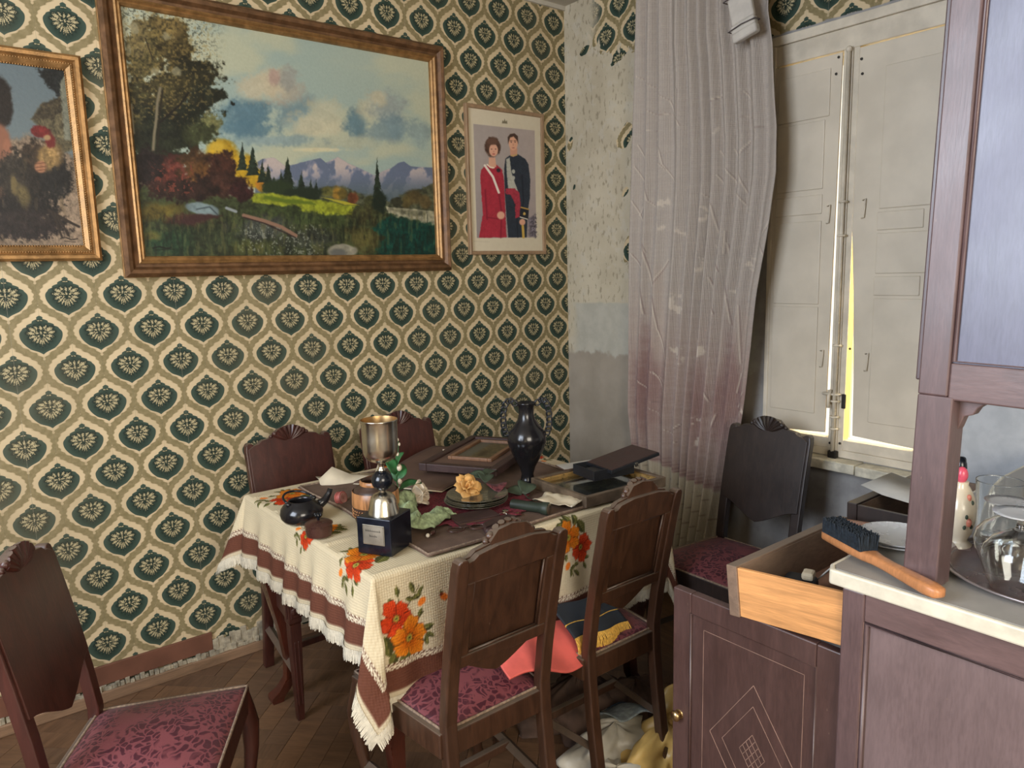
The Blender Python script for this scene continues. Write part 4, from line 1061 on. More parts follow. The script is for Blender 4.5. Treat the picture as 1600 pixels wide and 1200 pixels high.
# out-of-plane: rounded edge then hanging, with soft folds growing downwards
RR = 0.012
th = np.minimum(rho / RR, PI / 2)
outw = RR * np.sin(th)
down = RR * (1 - np.cos(th)) + np.maximum(rho - RR * PI / 2, 0)
ux = np.where(rho > 0, ax / np.maximum(rho, 1e-9), 0); uy = np.where(rho > 0, ay / np.maximum(rho, 1e-9), 0)
# folds along the edges
sl = np.where(ax > 0, QQ, PP)
wav = 0.5 * np.sin(sl * 2 * PI / 0.115 + 1.3 * np.sin(sl * 7.0)) + 0.35 * np.sin(sl * 2 * PI / 0.21 + 0.7) + 0.5
amp = np.where((ax > 0) & (sx < 0), 0.016, np.where((ay > 0) & (sy < 0), 0.006, 0.012)) * sst(0.01, 0.2, rho)
flare = np.where((ax > 0) & (sx < 0), 0.08, np.where((ay > 0) & (sy < 0), 0.05, 0.06)) * np.maximum(rho - 0.02, 0)
tip = 1 - np.abs(2 * phi / (PI / 2) - 1)                  # 0 along the edges of a corner, 1 on its diagonal
tipw = np.where(corner, sst(0, 1, tip), 0)
fold3 = np.where(corner, np.sin(phi * 4), 0)              # double fold of the corner
lean = np.where(corner, 0.12 * tipw * (0.75 + 0.25 * fold3), 0)
far_left = corner & (sx < 0) & (sy > 0)
lean = np.where(far_left, 0.34 * tipw, lean)
oo = outw + wav * amp * (1 - tipw) + flare + lean * rho
dd = down * np.sqrt(np.maximum(1 - lean ** 2, 0.1))
near_left = corner & (sx < 0) & (sy < 0)
fx = bx + sx * ux * oo; fy = by + sy * uy * oo
# the near-left corner folds: a pleat pushed to the front, a second one to the left
pl = np.where(near_left, rho * tipw, 0)
fx = fx + pl * 0.10 * np.sin(phi * 6.0); fy = fy - pl * 0.10 * np.cos(phi * 5.0)
top = (ax == 0) & (ay == 0)
wr = (fbm(PP * 9, QQ * 9, 3) - 0.5) * 0.004 * sst(0.02, 0.10, np.minimum(np.minimum(PP - TX0, TX1 - PP), np.minimum(QQ - TY0, TY1 - QQ)))
rid = np.maximum(0, np.sin(QQ * 2 * PI / 0.095 + np.sin(PP * 5))) ** 3 * 0.004 * sst(TX0 + 0.16, TX0 + 0.02, PP)
fz = TZ + 0.003 - dd + np.where(top, np.maximum(wr, -0.002) + rid, 0)
# the front drop rests against the chair seats
CP = np.stack([fx, fy, fz], -1)

# printed pattern
dh = np.minimum(np.minimum(PP - ps[0], ps[-1] - PP), np.minimum(QQ - qs[0], qs[-1] - QQ))   # distance from the hem
p = Paint(PP * 1000, QQ * 1000, (202, 187, 155)); p.X = PP * 1000; p.Y = QQ * 1000
def flower(cx, cy, r, c1, c2, ph=0.0, n=5, ang=0):
    dx = p.X - cx; dy = p.Y - cy; rr = np.hypot(dx, dy); t = np.arctan2(dy, dx) + ph
    wob = 0.10 * np.sin(t * 3 + 1) + 0.05 * np.sin(t * 13) + 0.12 * p.n2
    edge = r * (0.70 + 0.30 * np.abs(np.cos(n * t / 2)) ** 0.6 + wob)
    m = sst(1.2, -1.2, rr - edge)
    f = np.clip(rr / np.maximum(edge, 1), 0, 1)
    vein = 0.5 + 0.5 * np.sin(t * 34 + 3 * p.n1 * 6)
    colr = np.array(c1)[None, None] * (1 - f[..., None]) + np.array(c2)[None, None] * f[..., None]
    colr = colr * (0.80 + 0.20 * vein[..., None] * np.where(f > 0.3, 1, 0.4)[..., None])
    crease = sst(0.20, 0.06, np.abs(np.cos(n * t / 2))) * sst(0.25, 0.5, f)
    colr = colr * (1 - 0.40 * crease[..., None])
    p.C = p.C * (1 - m[..., None]) + colr * m[..., None]
    p.mix(sst(2.0, 0.4, np.abs(rr - edge)) * 0.5, (120, 40, 25))
    p.blob(cx, cy, r * 0.20, r * 0.20, (150, 140, 60), 0.3, 0.3); p.blob(cx, cy, r * 0.08, r * 0.08, (60, 60, 30), 0.5)
    for k in range(9):
        a = k * 0.7; p.blob(cx + r * 0.24 * math.cos(a), cy + r * 0.24 * math.sin(a), 2.0, 2.0, (70, 50, 20), 0.5)
def pleaf(cx, cy, l, w, ang, c=(78, 78, 40)):
    a = math.radians(ang); dx = p.X - cx; dy = p.Y - cy
    s_ = dx * math.cos(a) + dy * math.sin(a); t_ = -dx * math.sin(a) + dy * math.cos(a)
    f = np.clip(1 - (s_ / l) ** 2, 0, 1) * w
    m = sst(0.9, -0.9, np.abs(t_) - f) * (np.abs(s_) < l)
    colr = np.array(c)[None, None] * np.where(t_ > 0, 1.25, 0.85)[..., None]
    p.C = p.C * (1 - m[..., None]) + colr * m[..., None]
    p.mix(m * sst(1.6, 0.4, np.abs(t_)) * 0.6, (150, 140, 80))
def bouquet(cx, cy, k=1.0, rot=0.0):
    a = math.radians(rot); R_ = lambda x, y: (cx + k * (x * math.cos(a) - y * math.sin(a)), cy + k * (x * math.sin(a) + y * math.cos(a)))
    for pts in ([(10, 40), (32, 62), (48, 84)], [(0, 40), (-8, 74)], [(-6, -50), (-30, -88)], [(40, -20), (62, -36)], [(34, 0), (54, 22)]):
        p.line([R_(*q) for q in pts], 2.2 * k, (84, 78, 44), 1.5)
    for x, y, l, w, an in ((-42, -28, 26, 15, 100), (-30, -60, 22, 11, 60), (-4, -72, 34, 12, 60), (14, -68, 30, 10, 75), (-8, 86, 14, 6, 95), (-24, 68, 12, 6, 150), (22, 60, 12, 6, 160), (40, 60, 14, 6, 20), (30, 84, 16, 7, 110), (50, 72, 12, 5, 50), (60, -16, 18, 8, 10), (64, -34, 14, 6, -30), (56, -46, 12, 6, -80), (-50, 26, 12, 5, 100), (46, 22, 12, 5, 60), (30, -78, 14, 6, -10)):
        x_, y_ = R_(x, y); pleaf(x_, y_, l * k, w * k, an + rot)
    x_, y_ = R_(-16, 28); flower(x_, y_, 42 * k, (176, 44, 14), (222, 74, 30), 0.4 + a)
    x_, y_ = R_(14, -26); flower(x_, y_, 46 * k, (196, 84, 10), (232, 140, 34), 1.1 + a)
    x_, y_ = R_(52, 46); p.blob(x_, y_, 13 * k, 8 * k, (224, 120, 40), 0.2, 0.1, rot=rot + 40); x_, y_ = R_(-46, 14); p.blob(x_, y_, 6 * k, 6 * k, (200, 70, 40), 0.2)
X0, X1, Y0, Y1 = TX0 * 1000, TX1 * 1000, TY0 * 1000, TY1 * 1000
bouquet(X0 + 64, Y0 - 158, 1.15)                       # the big one on the front drop, near corner
bouquet(X0 + 660, Y0 - 85, 1.05, 200)                   # between the two chairs
bouquet(X0 + 1010, Y0 - 130, 1.0, 10)
bouquet(X0 + 24, Y0 + 120, 1.15, 108)                   # on the top beside the trophy
bouquet(X0 + 20, Y0 + 400, 0.95, 70)
bouquet(X0 + 95, Y1 - 120, 1.15, 110)
bouquet(X0 + 560, Y1 - 60, 1.0, 170); bouquet(X0 + 900, Y1 - 60, 1.0, 170); bouquet(X1 - 70, Y1 - 300, 1.0, 250); bouquet(X1 - 80, Y0 + 300, 1.0, 280); bouquet(X1 + 110, Y0 + 240, 1.0, 280)
x_, y_ = X0 + 190, Y0 - 112; pleaf(x_ - 6, y_ + 10, 12, 5, 120); p.blob(x_, y_, 15, 10, (214, 110, 40), 0.2, 0.1, rot=-40); p.line([(x_ + 8, y_ - 10), (x_ + 24, y_ - 22)], 2.2, (84, 70, 40)); p.blob(x_ - 8, y_ + 8, 7, 5, (110, 50, 30), 0.3)
# border: chain guilloche, brown band
dm = dh * 1000
brn = (96, 58, 44)
p.mix(sst(24.5, 25.5, dm) * sst(101, 100, dm), brn)
tt = np.where((np.minimum(PP - ps[0], ps[-1] - PP) < np.minimum(QQ - qs[0], qs[-1] - QQ)), QQ, PP) * 1000
ce = dm - 89.5
th2 = (tt % 15.0) - 7.5
ring = np.abs(np.hypot(th2 * 1.0, (np.abs(ce) - 4.4) * 1.15) - 4.3)
p.mix(sst(1.9, 1.0, ring) * sst(11, 10, np.abs(ce)), (216, 204, 178)); p.mix(sst(1.7, 0.9, np.abs(np.abs(th2) - 6.4)) * sst(4.0, 3.0, np.abs(ce)), (216, 204, 178))
p.mix(sst(25.5, 24.5, dm), (190, 176, 148))
C = p.linear() * 1.0
cl = gridobj('tablecloth', CP, M['cloth'], C, label='cream tablecloth with orange flower bouquets, brown border and white fringe', cat='tablecloth')
md = cl.modifiers.new('thickness', 'SOLIDIFY'); md.thickness = 0.002; md.offset = -1
# fringe: short threads along the hem
fr = MB(); rs = random.Random(2)
def hem_path():
    for i in range(0, len(ps) - 1): yield CP[0, i], CP[6, i], CP[0, i + 1]
    for j in range(0, len(qs) - 1): yield CP[j, 0], CP[j, 6], CP[j + 1, 0]
    for j in range(0, len(qs) - 1): yield CP[j, -1], CP[j, -7], CP[j + 1, -1]
for a, b, c in hem_path():
    d = Vector(a) - Vector(b); d.normalize(); e = Vector(c) - Vector(a)
    L = 0.022 + rs.uniform(-0.003, 0.005); nrm = d.cross(e).normalized() * 0.0022
    d = (d + Vector((0, 0, -0.25)) + e.normalized() * rs.uniform(-0.10, 0.10)).normalized()
    A = Vector(a) - d * 0.012
    for q in (-1, 1):
        o_ = nrm * q
        fr.add([A + o_, A + e * 1.0 + o_, A + e * 0.95 + o_ * 1.3 + d * (L + 0.012), A + e * 0.1 + o_ * 1.3 + d * (L + 0.012)], [(0, 1, 2, 3)])
obj('fringe', fr, M['fringe'], cl, kind='stuff', label='thick white fringe')

# ------------------------------------------------------------------ brown mat under the clutter
mt = thing('table_mat', (-1.29, -0.87, TZ + 0.008), label='plain brown cloth mat with stitched hem covering the table centre', cat='mat')
mx, my = 0.415, 0.425
n = 40
P_ = np.zeros((n, n, 3)); gx, gy = np.meshgrid(np.linspace(-mx, mx, n), np.linspace(-my, my, n))
P_[..., 0] = gx + 0.006 * np.sin(gy * 14); P_[..., 1] = gy + 0.008 * np.sin(gx * 9 + 1); P_[..., 2] = 0.0015 + 0.0025 * fbm(gx * 8 + 5, gy * 8, 3)
o_ = gridobj('mat_cloth', P_, M['mat_cloth'], None, mt)
sm_ = o_.modifiers.new('thickness', 'SOLIDIFY'); sm_.thickness = 0.002
ringp = [P_[0, i] for i in range(n)] + [P_[j, -1] for j in range(1, n)] + [P_[-1, i] for i in range(n - 2, -1, -1)] + [P_[j, 0] for j in range(n - 2, 0, -1)]
obj('stitched_hem', MB().tube([(a * 0.985, b * 0.985, c + 0.001) for a, b, c in ringp], 0.0045, 6, closed=True, flat=0.5), M['mat_edge'], mt, smooth=True)
# ------------------------------------------------------------------ things on the table
TT = 0.7785      # top of the mat
TC = 0.771       # top of the bare cloth
# trophy
t = thing('trophy_cup', (-1.752, -1.165, TC + 0.002), math.radians(29), 'silver trophy cup on a black ball, bell and cube base with pewter plaque', 'trophy')
ds = 0.052
obj('cube_base', MB().box(-ds, ds, -ds, ds, 0, 0.100), M['black_stone'], t, bevel=0.0025)
pq = obj('plaque', MB().box(-ds - 0.0022, -ds, -0.033, 0.033, 0.028, 0.082), M['plaque'], t, bevel=0.0008, label='pewter plaque with two engraved lines')
pq.parent = t
ink = MB(); rs = random.Random(5)
for z, y0, y1 in ((0.066, 0.024, -0.022), (0.052, 0.012, -0.012)):
    y = y0
    while y > y1:
        w_ = rs.uniform(0.002, 0.004); hgt = rs.choice([0.004, 0.004, 0.006])
        ink.box(-ds - 0.0027, -ds - 0.002, y - w_, y, z - 0.002, z - 0.002 + hgt * 0.5); ink.box(-ds - 0.0027, -ds - 0.002, y - 0.001, y, z - 0.002, z - 0.002 + hgt); y -= w_ + 0.0016
obj('engraved_lines', ink, M['ink'], pq)
obj('plaque_border', MB().tube([(-ds - 0.0024, y, z) for y, z in ((-0.031, 0.030), (0.031, 0.030), (0.031, 0.080), (-0.031, 0.080))], 0.0007, 4, closed=True), M['steel'], pq)
obj('bell', MB().lathe([(0.043, 0.100), (0.0425, 0.103), (0.039, 0.115), (0.036, 0.130), (0.032, 0.143), (0.025, 0.151), (0.014, 0.155), (0.010, 0.158), (0.010, 0.162)], 40), M['steel'], t, smooth=True, angle=50)
obj('ball', MB().ball((0, 0, 0.189), 0.0285, 28, 18), M['black_gloss'], t, smooth=True)
obj('stem', MB().lathe([(0.010, 0.214), (0.012, 0.218), (0.008, 0.222), (0.007, 0.230), (0.010, 0.236), (0.016, 0.240)], 24), M['steel'], t, smooth=True)
obj('cup', MB().lathe([(0.014, 0.238), (0.026, 0.242), (0.038, 0.250), (0.045, 0.262), (0.047, 0.280), (0.047, 0.310), (0.0475, 0.344), (0.049, 0.352), (0.0495, 0.354), (0.048, 0.3545)], 48, cap=False), M['steel'], t, smooth=True)
obj('cup_lining', MB().lathe([(0.0480, 0.3543), (0.0465, 0.345), (0.046, 0.30), (0.045, 0.27), (0.036, 0.253), (0.002, 0.247)], 48, cap=False), M['cup_in'], t, smooth=True)

# black kettle / teapot without lid
t = thing('teapot', (-1.832, -0.790, TC), math.radians(10), 'black lidless teapot with short spout and folded bail handle', 'teapot')
t.scale = (0.9, 0.9, 0.82)
obj('body', MB().lathe([(0.045, 0.0), (0.058, 0.004), (0.068, 0.018), (0.071, 0.034), (0.067, 0.052), (0.055, 0.068), (0.043, 0.077), (0.041, 0.081), (0.038, 0.081), (0.037, 0.070), (0.05, 0.05), (0.05, 0.012), (0.001, 0.008)], 40, cap=False), M['black_glaze'], t, smooth=True)
obj('spout', MB().tube([(0.055, -0.01, 0.045), (0.085, -0.012, 0.058), (0.102, -0.014, 0.082), (0.108, -0.015, 0.098)], [0.020, 0.014, 0.010, 0.009], 14), M['black_glaze'], t, smooth=True)
hd = [(0.048 * math.cos(a) - 0.0, 0.055 * math.sin(a) + 0.012, 0.082 + 0.016 * math.sin(a)) for a in np.linspace(-0.15, PI + 0.15, 18)]
obj('bail_handle', MB().tube(hd, 0.0042, 8), M['black_gloss'], t, smooth=True)
for s in (-1, 1): obj('handle_lug', MB().ball((s * 0.049, -0.002, 0.076), 0.009, 10, 8), M['black_glaze'], t, smooth=True)

# brown lidded pot
t = thing('sugar_bowl', (-1.845, -0.945, TC), 0, 'small round brown bowl with flat lid and knob', 'bowl')
obj('bowl_body', MB().lathe([(0.030, 0), (0.036, 0.003), (0.038, 0.02), (0.037, 0.034), (0.034, 0.036)], 32), M['brown_glaze'], t, smooth=True, angle=50)
ld = obj('lid', MB().lathe([(0.0395, 0.034), (0.040, 0.037), (0.033, 0.042), (0.016, 0.0455), (0.004, 0.046)], 32), M['brown_glaze'], t, smooth=True, angle=50)
kn = MB().lathe([(0.004, 0.045), (0.003, 0.050), (0.007, 0.056), (0.0085, 0.061), (0.005, 0.066), (0.0005, 0.068)], 14)
for k in range(4): kn.ball((0.010 * math.cos(k * PI / 2 + 0.5), 0.010 * math.sin(k * PI / 2 + 0.5), 0.062), 0.004, 8, 6)
obj('knob', kn, M['black_gloss'], ld, smooth=True)

# canister
t = thing('storage_jar', (-1.672, -0.965, TC), 0, 'open brown stoneware jar with copper band, behind the trophy', 'jar')
obj('jar_body', MB().lathe([(0.048, 0.0), (0.058, 0.004), (0.066, 0.03), (0.068, 0.06), (0.066, 0.100), (0.058, 0.114), (0.044, 0.120), (0.042, 0.134), (0.037, 0.134), (0.038, 0.12), (0.055, 0.10), (0.055, 0.01), (0.001, 0.008)], 44, cap=False), M['jar_brown'], t, smooth=True)
obj('copper_band', MB().lathe([(0.0688, 0.062), (0.0698, 0.066), (0.0685, 0.102), (0.0665, 0.105)], 44, cap=False), M['jar_gold'], t, smooth=True, label='copper coloured streaked band')
obj('copper_rim', MB().lathe([(0.0445, 0.122), (0.0452, 0.125), (0.0435, 0.134), (0.0415, 0.1355)], 44, cap=False), M['jar_gold'], t, smooth=True)
dt = MB()
for k in range(40):
    for j in range(3):
        a = 2 * PI * (k + 0.5 * j) / 40; dt.ball((0.0678 * math.cos(a), 0.0678 * math.sin(a), 0.034 + 0.009 * j), 0.0026, 6, 4)
obj('dot_relief', dt, M['jar_gold'], t, smooth=True, kind='stuff')

# pink tape-like rolls
t = thing('pink_reel', (-1.668, -0.712, TC + 0.018), 0, 'small pink plastic reel lying between teapot and jar', 'reel', rot=(math.radians(78), 0, math.radians(30)))
t.scale = (0.75, 0.75, 0.85)
obj('reel_body', MB().lathe([(0.010, -0.012), (0.028, -0.012), (0.029, -0.008), (0.024, -0.006), (0.024, 0.006), (0.029, 0.008), (0.028, 0.012), (0.010, 0.012)], 28), M['pink'], t, smooth=True, angle=40)
obj('reel_label', MB().lathe([(0.008, 0.0122), (0.022, 0.0135), (0.022, 0.0122)], 24), M['pink_pale'], t)
t = thing('pink_bead', (-1.612, -0.775, TC + 0.010), 0, 'tiny pale pink bead beside the pink reel', 'bead')
obj('bead_body', MB().ball((0, 0, 0), 0.011, 14, 10, (1.2, 1, 0.9)), M['pink_pale'], t, smooth=True)
obj('bead_collar', MB().lathe([(0.006, 0.007), (0.007, 0.010), (0.004, 0.012)], 12), M['pink'], t, smooth=True)

# folded letters
def sheet(name, pts, mat, parent=None, th=0.0012, **kw):
    P_ = np.array(pts, float)
    o = gridobj(name, P_, mat, None, parent, smooth=False, **kw)
    m_ = o.modifiers.new('thickness', 'SOLIDIFY'); m_.thickness = th; m_.offset = 0
    return o
a = [(-1.640, -0.470), (-1.600, -0.500), (-1.535, -0.520), (-1.480, -0.580), (-1.462, -0.590)]
zb = [0.771, 0.775, 0.773, 0.776, 0.800]; zt = [0.785, 0.830, 0.792, 0.784, 0.838]
sheet('folded_letter', [[(x, y - 0.02, z) for (x, y), z in zip(a, zb)], [(x + 0.015, y + 0.030, z2) for (x, y), z2 in zip(a, zt)], [(x + 0.03, y + 0.095, 0.779) for (x, y), z2 in zip(a, zt)]], M['paper_white'], label='folded cream letter standing half open near the wall chair', cat='letter')
sheet('envelope', [[(-1.560, -0.660, 0.772), (-1.500, -0.690, 0.772)], [(-1.475, -0.460, 0.783), (-1.405, -0.530, 0.783)]], M['paper_white'], label='flat cream envelope lying behind the copper banded jar', cat='envelope')

# brown folder, dark frame lying on it
rf = math.radians(31)
t = thing('cardboard_folder', (-1.170, -0.560, 0.779), rf, 'large brown cardboard folder under the flat dark picture frame', 'folder')
P_ = np.zeros((12, 24, 3)); gx, gy = np.meshgrid(np.linspace(-0.36, 0.25, 24), np.linspace(-0.17, 0.17, 12))
P_[..., 0] = gx; P_[..., 1] = gy; P_[..., 2] = 0.006 + 0.010 * sst(-0.1, -0.36, gx) + 0.003 * np.sin(gx * 14)
o_ = gridobj('cover', P_, M['card_brown'], None, t); m_ = o_.modifiers.new('thickness', 'SOLIDIFY'); m_.thickness = 0.003
P2 = P_.copy(); P2[..., 2] -= 0.005; P2[..., 0] -= 0.006
o_ = gridobj('inner_sheet', P2, M['paper_white'], None, t); m_ = o_.modifiers.new('thickness', 'SOLIDIFY'); m_.thickness = 0.001
t = thing('flat_picture_frame', (-1.045, -0.640, 0.798), rf, 'dark wooden picture frame lying face up near the papered wall', 'frame')
A, B_ = 0.235, 0.152
fr = MB()
for (x0, x1, y0, y1) in ((-A, A, -B_, -B_ + 0.03), (-A, A, B_ - 0.03, B_), (-A, -A + 0.03, -B_ + 0.03, B_ - 0.03), (A - 0.03, A, -B_ + 0.03, B_ - 0.03)): fr.box(x0, x1, y0, y1, 0, 0.028)
obj('frame', fr, M['leather'], t, bevel=0.003)
obj('backing', MB().box(-A + 0.03, A - 0.03, -B_ + 0.03, B_ - 0.03, 0.004, 0.020), M['card_brown'], t)
fr = MB(); a2, b2 = 0.145, 0.088
for (x0, x1, y0, y1) in ((-a2, a2, -b2, -b2 + 0.016), (-a2, a2, b2 - 0.016, b2), (-a2, -a2 + 0.016, -b2 + 0.016, b2 - 0.016), (a2 - 0.016, a2, -b2 + 0.016, b2 - 0.016)): fr.box(x0 + 0.02, x1 + 0.02, y0, y1, 0.020, 0.032)
obj('inner_frame', fr, M['frame_inner'], t, bevel=0.002, label='red brown inner slip frame')
gy_, gx_ = np.mgrid[-(b2 - 0.015):(b2 - 0.015):30j, -(a2 - 0.015):(a2 - 0.015):50j]
P_ = np.stack([gx_ + 0.02, gy_, np.full_like(gx_, 0.0225)], -1)
p = Paint(gx_ * 2000, gy_ * 2000, (96, 84, 58)); p.mix(sst(0.45, 0.6, p.n1 + 0.5), (120, 104, 66)); p.mix(sst(20, 60, p.Y), (104, 100, 84)); p.blob(-80, -20, 120, 40, (74, 62, 40), 0.5, 0.5)
gridobj('small_picture', P_, M['oil'], p.linear() * 0.7, t)
t = thing('booklet', (-1.015, -0.440, 0.798), math.radians(25), 'old yellowed booklet lying by the wall behind the flat frame', 'booklet')
obj('cover', MB().box(-0.085, 0.085, -0.03, 0.03, 0, 0.002).box(-0.085, 0.085, -0.03, 0.03, 0.009, 0.011), M['card_brown'], t)
obj('pages', MB().box(-0.083, 0.083, -0.028, 0.030, 0.002, 0.009), M['paper_white'], t)

# doily
dn = 96; vs = [(0, 0, 0.0015)]; fs = []
for j, r_ in enumerate((0.06, 0.12, 0.17, 0.205)):
    for i in range(dn):
        a = 2 * PI * i / dn; rr = r_ * (1 + (0.05 * math.cos(a * 24) if j == 3 else 0)); vs.append((rr * math.cos(a), rr * math.sin(a) * 0.92, 0.0015 + (0.004 * (1 + math.sin(a * 17)) * 0.5 if j >= 2 else 0)))
for i in range(dn): fs.append((0, 1 + i, 1 + (i + 1) % dn))
for j in range(3):
    for i in range(dn): fs.append((1 + j * dn + i, 1 + (j + 1) * dn + i, 1 + (j + 1) * dn + (i + 1) % dn, 1 + j * dn + (i + 1) % dn))
mb = MB(); mb.add(vs, fs)
o_ = obj('crochet_doily', mb, M['crochet'], None, smooth=True, loc=(-1.385, -1.035, TT), label='crimson crochet doily under the stack of glass plates', cat='doily')
m_ = o_.modifiers.new('thickness', 'SOLIDIFY'); m_.thickness = 0.002; m_.offset = 1

# plates
pc = (-1.365, -1.050)
zpl = TT + 0.009
def plate(z, r, label):
    t = thing('glass_plate', (pc[0] + random.uniform(-.004, .004), pc[1] + random.uniform(-.004, .004), z), 0, label, 'plate', 'stack of green glass plates')
    obj('dish', MB().lathe([(0.001, 0.003), (r * 0.55, 0.003), (r * 0.7, 0.006), (r * 0.97, 0.0115), (r, 0.0125), (r * 0.99, 0.0105), (r * 0.72, 0.003), (r * 0.56, 0.0), (0.001, 0.0)], 56, cap=False), M['green_plate'], t, smooth=True)
    return t
M['green_plate'] = plain('dull_green_glass', (0.105, 0.098, 0.068), 0.16, 0, 0.1, 12, 0, 0.6, 0.4)
for k, nm in enumerate(('lowest green glass plate of the stack on the crimson doily', 'second lowest green glass plate of the stack on the doily', 'third green glass plate of the stack, just below the top one', 'topmost green glass plate of the stack, carrying the peach rose')):
    plate(zpl + k * 0.0065, 0.100 - 0.001 * k, nm)
ztop_pl = zpl + 3 * 0.0065 + 0.004

def petal(mb, M_, w, l, curl, n=6):
    P_ = []
    for j in range(n + 1):
        v = j / n; row = []
        for i in range(n + 1):
            uu = i / n * 2 - 1
            ww = w * math.sin(PI * min(1, v * 0.8 + 0.12)) ** 0.7
            x = uu * ww; z = v * l; y = curl * (v ** 2) * l * 0.6 + 0.30 * w * uu * uu - 0.30 * w
            q = M_ @ Vector((x, y, z)); row.append(tuple(q))
        P_.append(row)
    mb.grid(np.array(P_))
def rose(name, loc, r, mat, label, tilt=(0, 0, 0), petals=(3, 5, 7), openness=1.0):
    t = thing(name, loc, 0, label, 'flower', rot=tilt)
    k = 0
    for ring, cnt in enumerate(petals):
        for i in range(cnt):
            mb = MB(); a = 2 * PI * i / cnt + ring * 0.6
            Mx = Rz(a) @ T(0, r * (0.10 + 0.17 * ring * (0.6 + 0.4 * openness)), 0) @ Rx(math.radians(-(4 + 20 * ring * openness)))
            petal(mb, Mx, r * (0.42 + 0.12 * ring), r * (1.05 - 0.06 * ring), (0.25 + 0.35 * ring) * openness)
            o = obj('petal', mb, mat, t, smooth=True); s_ = o.modifiers.new('thickness', 'SOLIDIFY'); s_.thickness = 0.0012
    obj('calyx', MB().lathe([(0.001, -r * 0.35), (r * 0.16, -r * 0.3), (r * 0.3, -r * 0.05), (r * 0.2, r * 0.1)], 14), M['leaf_dull'], t, smooth=True)
    return t
def leaf_mesh(L, Wd, curl=0.3, fold=0.25, n=8):
    P_ = []
    for j in range(n + 1):
        v = j / n; row = []
        for i in range(7):
            uu = i / 6 * 2 - 1; w = Wd * (math.sin(PI * (v * 0.93 + 0.04)) ** 0.8)
            row.append((uu * w, v * L, curl * L * v * (1 - v) * 1.5 + fold * abs(uu) * w - curl * L * 0.3 * v * v))
        P_.append(row)
    return np.array(P_)
def add_leaf(parent, loc, rot, L, Wd, mat, name='leaf', **kw):
    o = gridobj(name, leaf_mesh(L, Wd), mat, None, parent); o.location = loc; o.rotation_euler = rot
    s_ = o.modifiers.new('thickness', 'SOLIDIFY'); s_.thickness = 0.001
    setp(o, **kw); return o
# white rose lying with upright green leaves
t = rose('silk_rose', (-1.520, -0.925, TT + 0.034), 0.046, M['petal_white'], 'white artificial rosebud lying beside the trophy with green leaves', (math.radians(15), math.radians(68), math.radians(-20)), (3, 4, 4), 0.45)
t2 = thing('silk_sprig', (-1.565, -0.905, TT), 0, 'upright artificial stem with bright green leaves beside the trophy', 'plant')
obj('stem', MB().tube([(0, 0, 0.0), (0.004, -0.002, 0.05), (0.0, 0.006, 0.10), (0.012, 0.010, 0.15), (0.018, 0.012, 0.21)], 0.0022, 6), M['leaf'], t2, smooth=True)
for (loc, rot, L, w_) in (((0.000, 0.006, 0.085), (0.9, 0.2, -0.9), 0.062, 0.026), ((0.004, 0.0, 0.055), (0.35, 0.1, -2.0), 0.075, 0.028), ((0.0, 0.004, 0.110), (1.25, -0.4, 0.4), 0.060, 0.022), ((0.010, 0.010, 0.130), (1.3, 0.3, -1.9), 0.052, 0.020), ((0.0, 0.0, 0.035), (-0.15, 0.0, 1.2), 0.070, 0.024), ((0.0, 0.0, 0.03), (0.5, 0, -2.7), 0.06, 0.022)):
    add_leaf(t2, loc, rot, L, w_, M['leaf'])
for (loc, r_) in (((0.012, 0.004, 0.128), 0.009), ((0.004, -0.01, 0.088), 0.007), ((0.012, 0.01, 0.17), 0.005), ((0.02, 0.012, 0.2), 0.0045), ((0.016, 0.012, 0.215), 0.004)):
    obj('bud', MB().ball(loc, r_, 10, 8, (1, 1, 1.3)), M['petal_white'], t2, smooth=True)
# peach rose on the plates with a sprig
rose('silk_rose', (-1.375, -1.010, ztop_pl + 0.016), 0.034, M['petal_peach'], 'peach artificial rose lying on the glass plates', (math.radians(48), math.radians(-10), math.radians(10)), (4, 5, 6))
t = thing('leaf_sprig', (-1.255, -0.930, TT + 0.035), 0, 'dusty green leaf sprig lying behind the peach rose', 'plant')
obj('stem', MB().tube([(-0.03, -0.06, 0.0), (0.0, -0.01, 0.008), (0.04, 0.05, 0.004)], 0.002, 6), M['leaf_dull'], t, smooth=True)
for (loc, rot, L, w_) in (((-0.02, -0.04, 0.004), (0.15, 0.2, -0.6), 0.075, 0.028), ((0.0, -0.02, 0.006), (0.2, -0.2, 0.5), 0.070, 0.026), ((0.02, 0.02, 0.004), (0.1, 0, -1.3), 0.070, 0.024)): add_leaf(t, loc, rot, L, w_, M['leaf_dull'])
t = thing('red_petal', (-1.300, -1.075, ztop_pl + 0.003), math.radians(-30), 'flat dark red round cloth petal lying on the plates', 'petal')
add_leaf(t, (0, 0, 0), (0.05, 0, 0), 0.085, 0.034, M['damask'], 'petal')

